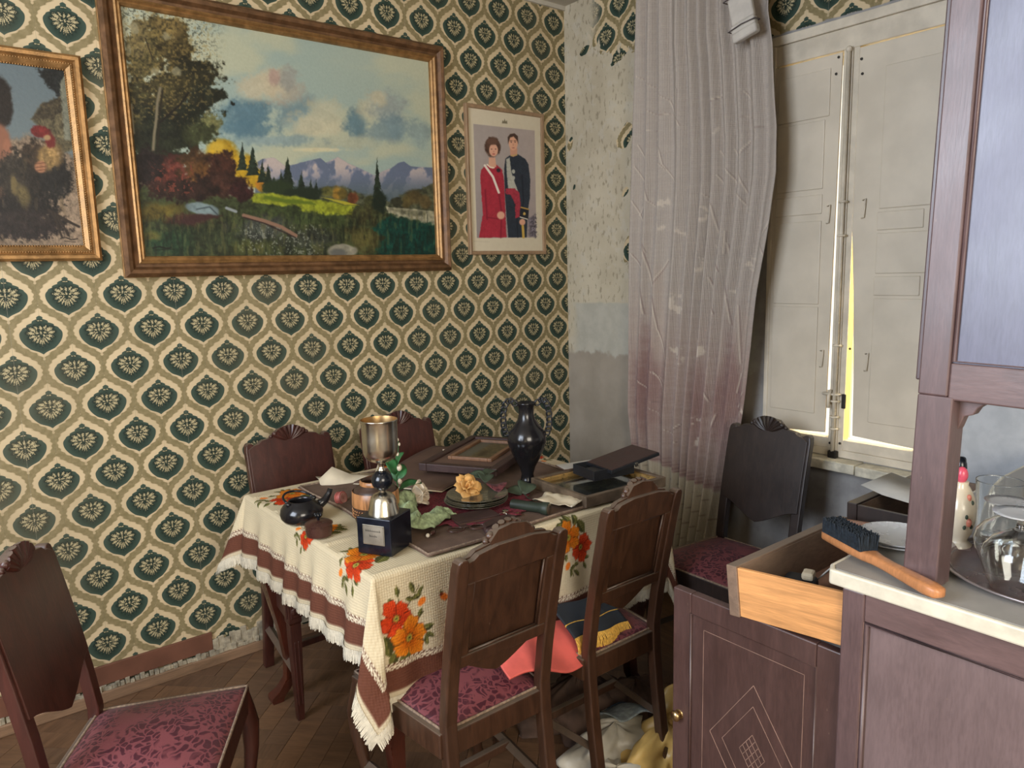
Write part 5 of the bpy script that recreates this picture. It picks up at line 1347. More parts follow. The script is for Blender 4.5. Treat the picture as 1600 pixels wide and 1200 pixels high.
# mint printed cloth, crumpled
n1_, n2_ = 30, 22
P_ = np.zeros((n2_, n1_, 3))
cpth = [(-1.560, -0.950), (-1.600, -1.010), (-1.625, -1.075), (-1.620, -1.125), (-1.575, -1.125), (-1.520, -1.075), (-1.492, -1.065)]
cp = np.array(cpth); tt_ = np.linspace(0, len(cp) - 1, n1_)
cx = np.interp(tt_, range(len(cp)), cp[:, 0]); cy = np.interp(tt_, range(len(cp)), cp[:, 1])
hgt = np.interp(tt_, range(len(cp)), [0.075, 0.068, 0.050, 0.040, 0.036, 0.034, 0.016])
for j in range(n2_):
    v = j / (n2_ - 1)
    tx = np.gradient(cx); ty = np.gradient(cy); L_ = np.hypot(tx, ty); nx, ny = -ty / L_, tx / L_
    off = (v - 0.5) * 0.065 + 0.010 * np.sin(tt_ * 5 + v * 3)
    P_[j, :, 0] = cx + nx * off; P_[j, :, 1] = cy + ny * off
    P_[j, :, 2] = TT + 0.004 + hgt * np.sin(PI * np.clip(v * 0.9 + 0.07, 0, 1)) * (0.8 + 0.2 * np.sin(tt_ * 6 + v * 9)) + 0.006 * np.abs(np.sin(tt_ * 9 + v * 14))
o_ = gridobj('printed_cloth', P_, M['mint'], None, label='crumpled mint green printed cloth beside the trophy base', cat='cloth')
m_ = o_.modifiers.new('thickness', 'SOLIDIFY'); m_.thickness = 0.0015

# wallets, pouch, keys, torch and the rest of the near-side clutter
t = thing('leather_wallet', (-1.452, -1.158, TT + 0.002), math.radians(-10), 'dark brown leather wallet lying in front of the plates', 'wallet')
obj('cover', MB().box(-0.066, 0.066, -0.037, 0.037, 0, 0.004).box(-0.066, 0.066, -0.037, 0.037, 0.010, 0.014), M['leather'], t, bevel=0.002)
obj('lining', MB().box(-0.063, 0.064, -0.034, 0.037, 0.004, 0.010), M['card_brown'], t)
t = thing('leather_pouch', (-1.440, -1.268, TT), math.radians(8), 'dark brown leather pouch lying behind the chair top', 'pouch')
obj('pouch_body', MB().prism([(-0.070, -0.010), (-0.045, -0.030), (0.055, -0.028), (0.072, 0.0), (0.065, 0.030), (0.010, 0.038), (-0.045, 0.030)], 0, 0.020, 'z'), M['leather'], t, bevel=0.008, seg=3)
obj('pouch_flap', MB().prism([(-0.062, -0.004), (0.064, -0.004), (0.058, 0.027), (0.008, 0.034), (-0.042, 0.027)], 0.020, 0.024, 'z'), M['leather'], t, bevel=0.0015)
t = thing('spectacles', (-1.530, -1.232, TT + 0.004), math.radians(-20), 'dark folded spectacles lying near the brown mat corner', 'spectacles')
for s in (-1, 1): obj('lens_rim', MB().tube([(s * 0.032 + 0.024 * math.cos(a), 0.018 * math.sin(a), 0.010) for a in np.linspace(0, 2 * PI, 22)[:-1]], 0.0022, 6, closed=True), M['brown_glaze'], t, smooth=True)
obj('bridge', MB().tube([(-0.009, 0.006, 0.010), (0, 0.010, 0.012), (0.009, 0.006, 0.010)], 0.002, 6), M['brown_glaze'], t, smooth=True)
for s in (-1, 1): obj('temple', MB().tube([(s * 0.056, 0.0, 0.010), (s * 0.050, 0.025, 0.006), (-s * 0.030, 0.034 + s * 0.004, 0.003)], 0.002, 6), M['brown_glaze'], t, smooth=True)
t = thing('snail_shell', (-1.625, -1.190, TT + 0.004), math.radians(30), 'tiny brown pendant with a pale bead on the mat corner', 'pendant')
obj('pendant_body', MB().lathe([(0.0005, -0.016), (0.005, -0.010), (0.0075, 0.0), (0.005, 0.010), (0.0005, 0.016)], 14, T(0.014, 0, 0.004) @ Ry(PI / 2)), M['brown_glaze'], t, smooth=True)
obj('pale_bead', MB().ball((-0.010, 0.003, 0.004), 0.006, 10, 8), M['porcelain'], t, smooth=True)
t = thing('hand_torch', (-1.285, -1.200, TT + 0.016), math.radians(-66), 'dark green torch lying across the table near the chair backs', 'torch')
obj('barrel', MB().lathe([(0.011, -0.055), (0.0155, -0.052), (0.0155, 0.045), (0.019, 0.052), (0.020, 0.070), (0.018, 0.073)], 20, Ry(PI / 2)), M['dark_green'], t, smooth=True, angle=40)
obj('torch_lens', MB().lathe([(0.017, 0.0735), (0.001, 0.0745)], 20, Ry(PI / 2)), M['steel'], t)
t = thing('key_ring', (-1.378, -1.205, TT + 0.003), 0, 'small metal ring with brass key beside the dark green torch', 'keys')
obj('ring', MB().tube([(0.016 * math.cos(a), 0.016 * math.sin(a), 0.003 + 0.006 * math.sin(a)) for a in np.linspace(0, 2 * PI, 20)[:-1]], 0.0014, 6, closed=True), M['steel'], t, smooth=True)
obj('key', MB().box(0.012, 0.030, -0.007, 0.007, 0.001, 0.003).box(0.030, 0.056, -0.0025, 0.0025, 0.001, 0.003).box(0.046, 0.049, -0.006, 0, 0.001, 0.003), M['brass'], t, bevel=0.0006)
obj('metal_tag', MB().lathe([(0.001, 0), (0.010, 0), (0.010, 0.012), (0.006, 0.014), (0.001, 0.014)], 16, T(0.020, 0.020, 0.0)), M['steel'], t, smooth=True, angle=40)
t = thing('loose_leaf', (-1.205, -1.085, TT + 0.010), 0, 'single dusty green artificial leaf at the foot of the black vase', 'leaf')
add_leaf(t, (0, 0, 0), (0.25, 0.3, -0.8), 0.085, 0.032, M['leaf_dull']); add_leaf(t, (-0.01, 0, 0), (0.2, -0.2, 0.3), 0.06, 0.026, M['leaf_dull'])
obj('leaf_stalk', MB().tube([(0, 0, 0.001), (-0.01, -0.04, -0.004), (0.0, -0.07, -0.006)], 0.0016, 6), M['leaf_dull'], t)
t = thing('paper_scrap', (-1.165, -1.215, TT + 0.002), 0.3, 'crumpled cream lace napkin beside the big flat tray frame', 'napkin')
P_ = np.zeros((14, 14, 3)); gx, gy = np.meshgrid(np.linspace(-0.05, 0.05, 14), np.linspace(-0.07, 0.07, 14))
P_[..., 0] = gx; P_[..., 1] = gy; P_[..., 2] = 0.004 + 0.022 * fbm(gx * 40 + 8, gy * 40 + 3, 3)
o_ = gridobj('napkin_sheet', P_, M['paper_white'], None, t); m_ = o_.modifiers.new('thickness', 'SOLIDIFY'); m_.thickness = 0.0015
obj('lace_edge', MB().tube([tuple(P_[0, i]) for i in range(14)], 0.003, 6), M['fringe'], t, smooth=True)

# black vase with two chain handles
t = thing('black_vase', (-1.085, -0.960, TT), math.radians(-38), 'tall black glazed vase with two looped chain handles', 'vase')
prof = [(0.026, 0), (0.028, 0.004), (0.024, 0.012), (0.021, 0.03), (0.028, 0.055), (0.044, 0.085), (0.060, 0.120), (0.067, 0.145), (0.066, 0.165), (0.058, 0.185), (0.043, 0.203), (0.031, 0.220), (0.026, 0.240), (0.026, 0.262), (0.031, 0.276), (0.033, 0.280), (0.030, 0.281), (0.023, 0.262), (0.022, 0.23), (0.001, 0.20)]
obj('vase_body', MB().lathe(prof, 44, cap=False), M['black_glaze'], t, smooth=True)
for s in (-1, 1):
    hnd = MB(); m_ = 11
    ctl = np.array([(0.034, 0.272), (0.050, 0.292), (0.066, 0.285), (0.076, 0.262), (0.079, 0.235), (0.079, 0.208), (0.076, 0.185), (0.068, 0.168)])
    tq = np.linspace(0, len(ctl) - 1, m_); xs_ = np.interp(tq, range(len(ctl)), ctl[:, 0]); zs_ = np.interp(tq, range(len(ctl)), ctl[:, 1])
    for k in range(m_ - 1):
        c0 = Vector((s * xs_[k], 0, zs_[k])); c1 = Vector((s * xs_[k + 1], 0, zs_[k + 1])); mid = (c0 + c1) / 2; d = (c1 - c0); L = d.length * 0.62; d.normalize()
        e = Vector((-d.z, 0, d.x)) if k % 2 < 2 else Vector((0, 1, 0))
        hnd.tube([mid + d * (L * math.cos(a)) + e * (0.0085 * math.sin(a)) for a in np.linspace(0, 2 * PI, 13)[:-1]], 0.0032, 6, closed=True)
    obj('chain_handle', hnd, M['black_gloss'], t, smooth=True)

# big framed picture lying as a tray on the near right corner, jewel box on it
def quadframe(L, W_, w, h):
    mb = MB()
    for (x0, x1, y0, y1) in ((-L, L, -W_, -W_ + w), (-L, L, W_ - w, W_), (-L, -L + w, -W_ + w, W_ - w), (L - w, L, -W_ + w, W_ - w)): mb.box(x0, x1, y0, y1, 0, h)
    return mb
t = thing('tray_frame', (-0.950, -1.168, 0.7765), math.radians(-3), 'brown and gold picture frame lying flat on the near right table corner', 'frame')
fl_, fw_ = 0.176, 0.142
obj('frame', quadframe(fl_, fw_, 0.016, 0.036), M['frame_dark'] if 'frame_dark' in M else M['gilt_dark'], t, bevel=0.003)
obj('gold_slip', quadframe(fl_ - 0.014, fw_ - 0.014, 0.010, 0.030), M['gold_line'], t, bevel=0.002, label='bright gold inner moulding')
gy_, gx_ = np.mgrid[-(fw_ - 0.022):(fw_ - 0.022):60j, -(fl_ - 0.022):(fl_ - 0.022):80j]
p = Paint(gx_ * 1500, gy_ * 1500, (84, 88, 84)); p.mix(sst(0.4, 0.6, p.n1 + 0.5), (120, 118, 104)); p.blob(-90, -60, 90, 40, (60, 66, 62), 0.5, 0.6)
gridobj('picture', np.stack([gx_, gy_, np.full_like(gx_, 0.008)], -1), M['oil'], p.linear() * 0.7, t)
obj('glazing', MB().box(-fl_ + 0.018, fl_ - 0.018, -fw_ + 0.018, fw_ - 0.018, 0.014, 0.016), M['clear_glass'], t)
t = thing('jewel_box', (-0.905, -1.150, 0.8128), math.radians(-8), 'open black box with grey lid propped on the flat gold frame', 'box')
bx = MB().box(-0.085, 0.085, -0.060, 0.060, 0, 0.004)
for (x0, x1, y0, y1) in ((-0.085, 0.085, -0.060, -0.056), (-0.085, 0.085, 0.056, 0.060), (-0.085, -0.081, -0.056, 0.056), (0.081, 0.085, -0.056, 0.056)): bx.box(x0, x1, y0, y1, 0.004, 0.034)
obj('box_body', bx, M['black_matte'], t, bevel=0.001)
obj('velvet_insert', MB().box(-0.080, 0.020, -0.055, 0.020, 0.004, 0.026), M['black_matte'], t, bevel=0.004)
Ml = T(0.075, -0.01, 0.036) @ Ry(math.radians(-9))
ldp = obj('box_lid', MB().box(-0.105, 0.105, -0.072, 0.072, 0, 0.012, Ml), M['black_matte'], t, bevel=0.002)
obj('lid_top', MB().box(-0.101, 0.101, -0.068, 0.068, 0.012, 0.0135, Ml), M['leather'], ldp, label='greyish brown lid covering')
obj('clasp', MB().box(-0.006, 0.006, -0.076, -0.071, -0.006, 0.008, Ml), M['steel'], ldp, bevel=0.001, label='small steel clasp')
t = thing('grey_card', (-0.900, -1.020, 0.8135), math.radians(-14), 'thin grey brown card lying across the back of the gold frame', 'card')
obj('card_sheet', MB().box(-0.075, 0.085, -0.035, 0.035, 0, 0.004), M['card_brown'], t, bevel=0.001)
obj('card_face', MB().box(-0.073, 0.083, -0.033, 0.033, 0.004, 0.005), M['paper_grey'], t)

# ------------------------------------------------------------------ cloths on the chairs
def draped(name, ctrl, mat, th=0.004, nu=40, nv=30, **kw):
    """smooth surface through a grid of control points (rows of points)"""
    Cc = np.array(ctrl, float); a, b = Cc.shape[:2]
    def interp(A, n):
        x = np.linspace(0, A.shape[0] - 1, n); i = np.clip(np.floor(x).astype(int), 0, A.shape[0] - 2); f = (x - i)[:, None, None]
        p0 = A[np.clip(i - 1, 0, A.shape[0] - 1)]; p1 = A[i]; p2 = A[i + 1]; p3 = A[np.clip(i + 2, 0, A.shape[0] - 1)]
        return 0.5 * (2 * p1 + (p2 - p0) * f + (2 * p0 - 5 * p1 + 4 * p2 - p3) * f ** 2 + (3 * p1 - p0 - 3 * p2 + p3) * f ** 3)
    S1 = interp(Cc, nv); S2 = interp(S1.transpose(1, 0, 2), nu).transpose(1, 0, 2)
    o = gridobj(name, S2, mat, None, **kw); m_ = o.modifiers.new('thickness', 'SOLIDIFY'); m_.thickness = th; m_.offset = 1
    return o, S2
draped('salmon_cloth', [
    [(-1.600, -1.500, 0.480), (-1.540, -1.500, 0.478), (-1.480, -1.510, 0.462), (-1.400, -1.505, 0.425), (-1.320, -1.490, 0.415)],
    [(-1.590, -1.450, 0.492), (-1.530, -1.440, 0.500), (-1.470, -1.430, 0.500), (-1.390, -1.425, 0.468), (-1.290, -1.420, 0.452)],
    [(-1.560, -1.390, 0.500), (-1.500, -1.380, 0.522), (-1.440, -1.375, 0.526), (-1.370, -1.375, 0.490), (-1.260, -1.380, 0.462)],
    [(-1.540, -1.340, 0.500), (-1.480, -1.335, 0.526), (-1.430, -1.340, 0.530), (-1.360, -1.340, 0.490), (-1.240, -1.345, 0.464)]],
    M['salmon'], 0.006, label='salmon pink cloth laid across the seat between the two near chairs', cat='cloth')
# dark sash with gold trims hanging under the cloth between the chairs
t = thing('embroidered_sash', (-1.225, -1.385, 0.535), 0, 'dark navy velvet sash with gold braid, fringe and silver embroidery', 'sash')
def sashP(u, v):   # u along x, v down
    x = -0.115 + 0.215 * u; z = 0.005 - 0.045 * v - 0.012 * v * v - 0.02 * u
    y = 0.022 - 0.100 * v + 0.006 * math.sin(u * 9)
    return (x, y, z)
P_ = np.array([[sashP(i / 29, j / 19) for i in range(30)] for j in range(20)])
o_ = gridobj('velvet_band', P_, M['navy'], None, t); m_ = o_.modifiers.new('thickness', 'SOLIDIFY'); m_.thickness = 0.005
br = MB(); br.tube([(sashP(i / 29, 0.60)[0], sashP(i / 29, 0.60)[1] - 0.004, sashP(i / 29, 0.60)[2]) for i in range(30)], 0.0042, 6, flat=0.6)
obj('gold_braid', br, M['gold_fringe'], t, smooth=True)
fr = MB(); rs = random.Random(8)
for k in range(110):
    u_ = k / 109; a = Vector(sashP(u_, 1.0)); L = 0.036 + rs.uniform(-0.004, 0.004)
    fr.tube([a + Vector((0, -0.002, 0.004)), a + Vector((rs.uniform(-.003, .003), -0.014, -L * 0.35)), a + Vector((rs.uniform(-.005, .005), -0.020, -L * 0.95))], 0.0016, 4)
obj('gold_fringe', fr, M['gold_fringe'], t, kind='stuff')
em = MB()
for k, (uu, vv, s_) in enumerate(((0.30, 0.22, 1), (0.42, 0.28, -1), (0.54, 0.20, 1))):
    pts = []
    for q in np.linspace(0, 4.4, 16):
        b = sashP(uu + s_ * 0.045 * math.sin(q), vv + 0.055 * q / 2 + 0.06 * math.cos(q)); pts.append((b[0], b[1] - 0.006, b[2]))
    em.tube(pts, 0.0012, 5)
obj('silver_embroidery', em, M['silver_thread'], t, smooth=True)

# ------------------------------------------------------------------ bags and rags on the floor
def lump(name, c, r, mat, seed, label, cat, sq=1.0, amp=0.35, parts=True, rz=0.0, freq=3.0):
    rs = np.random.RandomState(seed); n, m = 48, 30
    P_ = np.zeros((m, n, 3)); a = rs.rand(8) * 6.28
    for j in range(m):
        th_ = PI * 0.52 * j / (m - 1) * 1.0
        for i in range(n):
            ph = 2 * PI * (i % (n - 1)) / (n - 1)
            k = 1 + amp * (0.40 * math.sin(freq * ph + a[0] + 2 * th_) + 0.30 * math.sin((freq + 2) * ph + a[1] - 3 * th_) + 0.22 * abs(math.sin(5 * th_ + 2 * math.sin(2 * ph + a[2]))) + 0.12 * math.sin(13 * ph + 7 * th_ + a[3]))
            P_[j, i] = (r[0] * k * math.sin(th_) * math.cos(ph), r[1] * k * math.sin(th_) * math.sin(ph), max(0.001, r[2] * math.cos(th_) * (0.75 + 0.25 * k) + 0.004 * math.sin(11 * ph)))
    o = gridobj(name, P_, mat, None, label=label, cat=cat); o.location = c; o.rotation_euler = (0, 0, rz)
    return o
lump('plastic_bag', (-1.115, -1.400, 0.0), (0.15, 0.10, 0.10), M['bag_white'], 1, 'crumpled white plastic bag on the floor under the right near chair', 'bag', amp=0.55)
lump('rubbish_bag', (-1.010, -1.520, 0.0), (0.15, 0.09, 0.12), M['bag_yellow'], 2, 'yellow plastic bag on the floor at the sideboard door', 'bag', amp=0.6)
lump('brown_garment', (-1.080, -1.190, 0.0), (0.17, 0.12, 0.15), M['cloth_brown'], 3, 'heap of brown cloth under the right near chair', 'cloth', amp=0.5)
lump('brown_coat', (-0.945, -1.330, 0.0), (0.12, 0.12, 0.14), M['cloth_brown'], 4, 'brown folded coat behind the yellow bag', 'cloth', amp=0.5)
lump('plastic_bag', (-1.235, -1.520, 0.0), (0.10, 0.08, 0.07), M['bag_white'], 5, 'small greyish plastic bag on the floor left of the yellow bag', 'bag', amp=0.6)
o_ = lump('yellow_wrapper', (-0.900, -1.480, 0.0), (0.08, 0.07, 0.17), M['bag_yellow'], 9, 'upright yellow wrapper beside the brass knobbed door', 'bag', amp=0.5)
t = thing('striped_towel', (-1.075, -1.410, 0.085), math.radians(-20), 'blue and white towel with dark stripes thrown over the bags', 'towel', rot=(math.radians(-28), math.radians(8), math.radians(-18)))
gx, gy = np.meshgrid(np.linspace(-0.075, 0.075, 24), np.linspace(-0.10, 0.10, 30))
tz = lambda x, y: 0.022 * np.sin(x * 42 + 1) * 0.5 + 0.05 - 3.2 * y * y * 0.6
o_ = gridobj('towel_cloth', np.stack([gx, gy, tz(gx, gy)], -1), M['cloth_blue'], None, t); m_ = o_.modifiers.new('thickness', 'SOLIDIFY'); m_.thickness = 0.004
for yy in (0.045, 0.065, 0.085):
    xs_ = np.linspace(-0.0755, 0.0755, 24)
    o_ = gridobj('stripe', np.array([[(x, yy + d, float(tz(x, yy + d)) + 0.0045) for x in xs_] for d in (-0.004, 0.004)]), M['stripe_blue'], None, t)
    m_ = o_.modifiers.new('thickness', 'SOLIDIFY'); m_.thickness = 0.001
# ------------------------------------------------------------------ sideboard with hutch
BX0, BX1, BY1, BY0 = -1.345, -0.06, -2.215, -2.700       # left end, right end, front (towards the table), back
sb = thing('sideboard', (BX0, BY1, 0), label='dark red brown sideboard with open door, pulled drawers and a hutch above', cat='sideboard')
L_ = BX1 - BX0; D_ = BY1 - BY0
def sbp(x0, x1, y0, y1, z0, z1): return (x0 - BX0, x1 - BX0, y0 - BY1, y1 - BY1, z0, z1)
# end panel facing the room: posts, rails, recessed panel with bead
e = MB()
e.box(*sbp(BX0, BX0 + 0.030, BY1 - 0.042, BY1, 0.0, 0.895)); e.box(*sbp(BX0, BX0 + 0.030, BY0, BY0 + 0.042, 0.0, 0.895))
obj('corner_post', e, M['buffet_v'], sb, bevel=0.003)
obj('end_rail', MB().box(*sbp(BX0 + 0.003, BX0 + 0.027, BY0 + 0.042, BY1 - 0.042, 0.840, 0.895)), M['buffet'], sb, bevel=0.002)
obj('end_rail', MB().box(*sbp(BX0 + 0.003, BX0 + 0.027, BY0 + 0.042, BY1 - 0.042, 0.08, 0.16)), M['buffet'], sb, bevel=0.002)
obj('end_panel', MB().box(*sbp(BX0 + 0.010, BX0 + 0.022, BY0 + 0.042, BY1 - 0.042, 0.16, 0.840)), M['end_panel'], sb, label='pale scratched end panel')
bd = MB()
x = 0.006; y0, y1, z0, z1 = BY0 + 0.046 - BY1, -0.046, 0.165, 0.836
bd.tube([(x, y1, z0), (x, y1, z1), (x, y0, z1), (x, y0, z0)], 0.0055, 6, closed=True)
obj('panel_bead', bd, M['buffet_v'], sb, smooth=True)
obj('worn_edge', MB().tube([(0.0032, -0.0415, 0.16), (0.0032, -0.0415, 0.838)], 0.0014, 5), M['inlay'], sb, label='pale worn edge line')
# carcass
c = MB()
c.box(*sbp(BX0 + 0.027, BX1, BY0, BY0 + 0.012, 0.08, 0.895))                # back
c.box(*sbp(BX0 + 0.027, BX1, BY0 + 0.012, BY1 - 0.02, 0.08, 0.100))         # floor
c.box(*sbp(BX0 + 0.027, BX1, BY0 + 0.012, BY1 - 0.004, 0.730, 0.748))       # shelf under the drawers
c.box(*sbp(BX1 - 0.025, BX1, BY0 + 0.012, BY1, 0.0, 0.895))
for xx in (-0.858, -0.820, -0.370): c.box(*sbp(xx, xx + 0.022, BY0 + 0.012, BY1 - 0.004, 0.10, 0.895))
c.box(*sbp(BX0 + 0.03, BX1 - 0.025, BY1 - 0.03, BY1, 0.0, 0.08))
obj('carcass', c, M['buffet'], sb, bevel=0.001)
for xa, xb in ((-0.836, -0.390), (-0.346, -0.09)):
    dr = obj('closed_door', MB().box(*sbp(xa, xb, BY1 - 0.002, BY1 + 0.018, 0.105, 0.725)), M['buffet_v'], sb, bevel=0.003)
    obj('knob', MB().ball((xa + 0.03 - BX0, 0.026, 0.43), 0.011, 12, 8), M['brass'], dr, smooth=True)
# open door, hinged on the left post and swung out to the front
d0 = Vector((0.014, 0.002, 0)); Dw, Dt = 0.412, 0.022
dr = obj('door', MB().box(d0.x, d0.x + Dt, d0.y, d0.y + 0.052, 0.10, 0.752).box(d0.x, d0.x + Dt, d0.y + Dw - 0.052, d0.y + Dw, 0.10, 0.752).box(d0.x, d0.x + Dt, d0.y + 0.052, d0.y + Dw - 0.052, 0.700, 0.752).box(d0.x, d0.x + Dt, d0.y + 0.052, d0.y + Dw - 0.052, 0.10, 0.160), M['door_wood'], sb, bevel=0.003)
obj('door_panel', MB().box(d0.x + 0.005, d0.x + 0.017, d0.y + 0.052, d0.y + Dw - 0.052, 0.160, 0.700), M['door_wood'], dr)
obj('door_bead', MB().tube([(d0.x + 0.003, d0.y + 0.050, 0.158), (d0.x + 0.003, d0.y + 0.050, 0.702), (d0.x + 0.003, d0.y + Dw - 0.050, 0.702), (d0.x + 0.003, d0.y + Dw - 0.050, 0.158)], 0.004, 6, closed=True), M['door_wood'], dr, smooth=True)
inl = MB(); xi = d0.x + 0.0050; cyd, czd = d0.y + Dw / 2 - 0.012, 0.43
def iline(pts, w=0.0012, closed=True):
    pts = [Vector((xi, a, b)) for a, b in pts]
    prs = list(zip(pts, pts[1:] + ([pts[0]] if closed else [])))
    if not closed: prs = prs[:-1] if len(prs) == len(pts) else prs
    for a, b in prs:
        d = (b - a).normalized(); n_ = Vector((0, -d.z, d.y)) * w / 2
        inl.add([a - n_, b - n_, b + n_, a + n_, a - n_ - Vector((0.0007, 0, 0)), b - n_ - Vector((0.0007, 0, 0)), b + n_ - Vector((0.0007, 0, 0)), a + n_ - Vector((0.0007, 0, 0))], [(0, 3, 2, 1), (4, 5, 6, 7), (0, 1, 5, 4), (1, 2, 6, 5), (2, 3, 7, 6), (3, 0, 4, 7)])
iline([(d0.y + 0.078, 0.185), (d0.y + Dw - 0.085, 0.185), (d0.y + Dw - 0.085, 0.672), (d0.y + 0.078, 0.672)])
iline([(cyd - 0.112, czd), (cyd, czd - 0.165), (cyd + 0.112, czd), (cyd, czd + 0.165)], 0.0015)
iline([(cyd - 0.078, czd), (cyd, czd - 0.115), (cyd + 0.078, czd), (cyd, czd + 0.115)], 0.0012)
ga, gb = 0.032, 0.047
for k in range(5):
    f = k / 4
    iline([(cyd - ga * (1 - f), czd + gb * f), (cyd + ga * f, czd - gb * (1 - f))], 0.0014, False)
    iline([(cyd - ga * (1 - f), czd - gb * f), (cyd + ga * f, czd + gb * (1 - f))], 0.0014, False)
obj('inlay_lines', inl, M['inlay'], dr, label='pale inlaid diamond and border lines')
kn = MB().lathe([(0.003, 0.0), (0.004, 0.006), (0.011, 0.010), (0.0135, 0.014), (0.011, 0.019), (0.001, 0.021)], 18, T(d0.x, d0.y + Dw - 0.020, 0.432) @ Ry(-PI / 2))
obj('door_knob', kn, M['brass'], dr, smooth=True)
kp = MB().lathe([(0.001, 0.0), (0.012, 0.0), (0.011, 0.002), (0.001, 0.0025)], 18, T(d0.x, d0.y + Dw - 0.020, 0.432) @ Ry(-PI / 2))
obj('knob_plate', kp, M['brass'], dr)
for z in (0.22, 0.62): obj('hinge', MB().tube([(d0.x - 0.001, d0.y - 0.002, z - 0.025), (d0.x - 0.001, d0.y - 0.002, z + 0.025)], 0.004, 8), M['brass'], dr)
# pulled-out drawers (drooping a little): own local frame, opening upwards
def drawer(x0, x1, out, droop, label, front_mat, side_mat, inner):
    """x0..x1 width; out = how far the front stands out of the carcass"""
    t = thing('drawer', (x0 - BX0, 0.0, 0.770)); t.parent = sb; t.rotation_euler = (math.radians(droop), 0, 0)
    t['label'] = label
    w = x1 - x0; dep = 0.40; hh = 0.108
    obj('drawer_front', MB().box(-0.004, w + 0.004, out - 0.026, out, -0.002, hh + 0.004), front_mat, t, bevel=0.002)
    obj('drawer_side', MB().box(0.0, 0.010, out - dep, out - 0.026, 0, hh), side_mat, t, bevel=0.001)
    obj('drawer_side', MB().box(w - 0.010, w, out - dep, out - 0.026, 0, hh), inner, t, bevel=0.001)
    obj('drawer_back', MB().box(0.010, w - 0.010, out - dep, out - dep + 0.010, 0, hh - 0.01), inner, t)
    obj('drawer_bottom', MB().box(0.010, w - 0.010, out - dep + 0.010, out - 0.026, 0.006, 0.012), inner, t)
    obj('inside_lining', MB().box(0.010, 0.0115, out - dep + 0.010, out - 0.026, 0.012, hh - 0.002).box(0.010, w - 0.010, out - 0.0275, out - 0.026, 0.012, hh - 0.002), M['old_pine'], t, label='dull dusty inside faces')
    obj('drawer_pull', MB().ball((w / 2, out + 0.012, hh / 2), 0.012, 12, 8), M['brass'], t, smooth=True)
    return t
drawer(BX0 + 0.012, -0.862, 0.255, -6.0, 'pulled-out drawer with a bare pine side', M['old_pine'], M['pine'], M['pine_in'])
drawer(-0.795, -0.380, 0.270, -1.0, 'second pulled-out drawer with dark sides', M['chair_dark'], M['chair_dark'], M['old_pine'])

# hutch above the worktop: front posts, upper cabinet closed on its end
HY1 = -2.305; HX0 = -1.312
hz0 = 0.9265
def hb(x0, x1, y0, y1, z0, z1): return (x0 - BX0, x1 - BX0, y0 - BY1, y1 - BY1, z0, z1)
post = MB().box(*hb(HX0, HX0 + 0.056, HY1 - 0.058, HY1, hz0, 1.27))
obj('hutch_post', post, M['buffet_v'], sb, bevel=0.003)
obj('hutch_post', MB().box(*hb(BX1 - 0.085, BX1, HY1 - 0.052, HY1, hz0, 1.27)), M['buffet_v'], sb, bevel=0.003)
up = MB(); LT = 0.0
obj('hutch_stile', MB().box(*hb(HX0, HX0 + 0.028, HY1 - 0.048, HY1, 1.27, 2.62)), M['buffet_v'], sb, bevel=0.003)
obj('hutch_stile', MB().box(*hb(HX0, HX0 + 0.028, BY0, BY0 + 0.045, 1.27, 2.62)), M['buffet_v'], sb, bevel=0.003)
obj('hutch_rail', MB().box(*hb(HX0 + 0.002, HX0 + 0.026, BY0 + 0.045, HY1 - 0.048, 1.265, 1.328)), M['buffet'], sb, bevel=0.003)
obj('hutch_rail', MB().box(*hb(HX0 + 0.002, HX0 + 0.026, BY0 + 0.045, HY1 - 0.048, 2.54, 2.62)), M['buffet'], sb, bevel=0.003)
obj('hutch_end_panel', MB().box(*hb(HX0 + 0.010, HX0 + 0.020, BY0 + 0.045, HY1 - 0.048, 1.328, 2.54)), M['buffet_haze'], sb, label='panel with lens haze painted into its varnish colour')
obj('hutch_bead', MB().tube([(HX0 + 0.008 - BX0, HY1 - 0.051 - BY1, 1.331), (HX0 + 0.008 - BX0, HY1 - 0.051 - BY1, 2.537), (HX0 + 0.008 - BX0, BY0 + 0.048 - BY1, 2.537), (HX0 + 0.008 - BX0, BY0 + 0.048 - BY1, 1.331)], 0.0045, 6, closed=True), M['buffet_v'], sb, smooth=True)
obj('hutch_body', MB().box(*hb(HX0 + 0.026, BX1, BY0, HY1, 1.262, 1.285)).box(*hb(HX0 + 0.026, BX1, BY0, HY1, 2.60, 2.62)).box(*hb(BX1 - 0.02, BX1, BY0, HY1, 1.27, 2.62)).box(*hb(HX0 + 0.026, BX1, BY0, BY0 + 0.012, 1.27, 2.62)), M['buffet'], sb, bevel=0.002)
obj('carved_bracket', MB().prism([(HY1 - 0.052 - BY1, 1.262), (HY1 - 0.052 - BY1, 1.20), (HY1 - 0.060 - BY1, 1.215), (HY1 - 0.066 - BY1, 1.235), (HY1 - 0.080 - BY1, 1.240), (HY1 - 0.086 - BY1, 1.252), (HY1 - 0.098 - BY1, 1.262)], HX0 + 0.03 - BX0, HX0 + 0.054 - BX0, 'x'), M['buffet'], sb, bevel=0.002)
for xa, xb in ((HX0 + 0.03, -0.90), (-0.895, -0.485), (-0.48, BX1 - 0.02)):
    q_ = obj('hutch_door', MB().box(*hb(xa, xb, HY1, HY1 + 0.018, 1.29, 2.60)), M['buffet_v'], sb, bevel=0.003)
    obj('knob', MB().ball((xb - 0.03 - BX0, HY1 + 0.026 - BY1, 1.9), 0.010, 12, 8), M['brass'], q_, smooth=True)

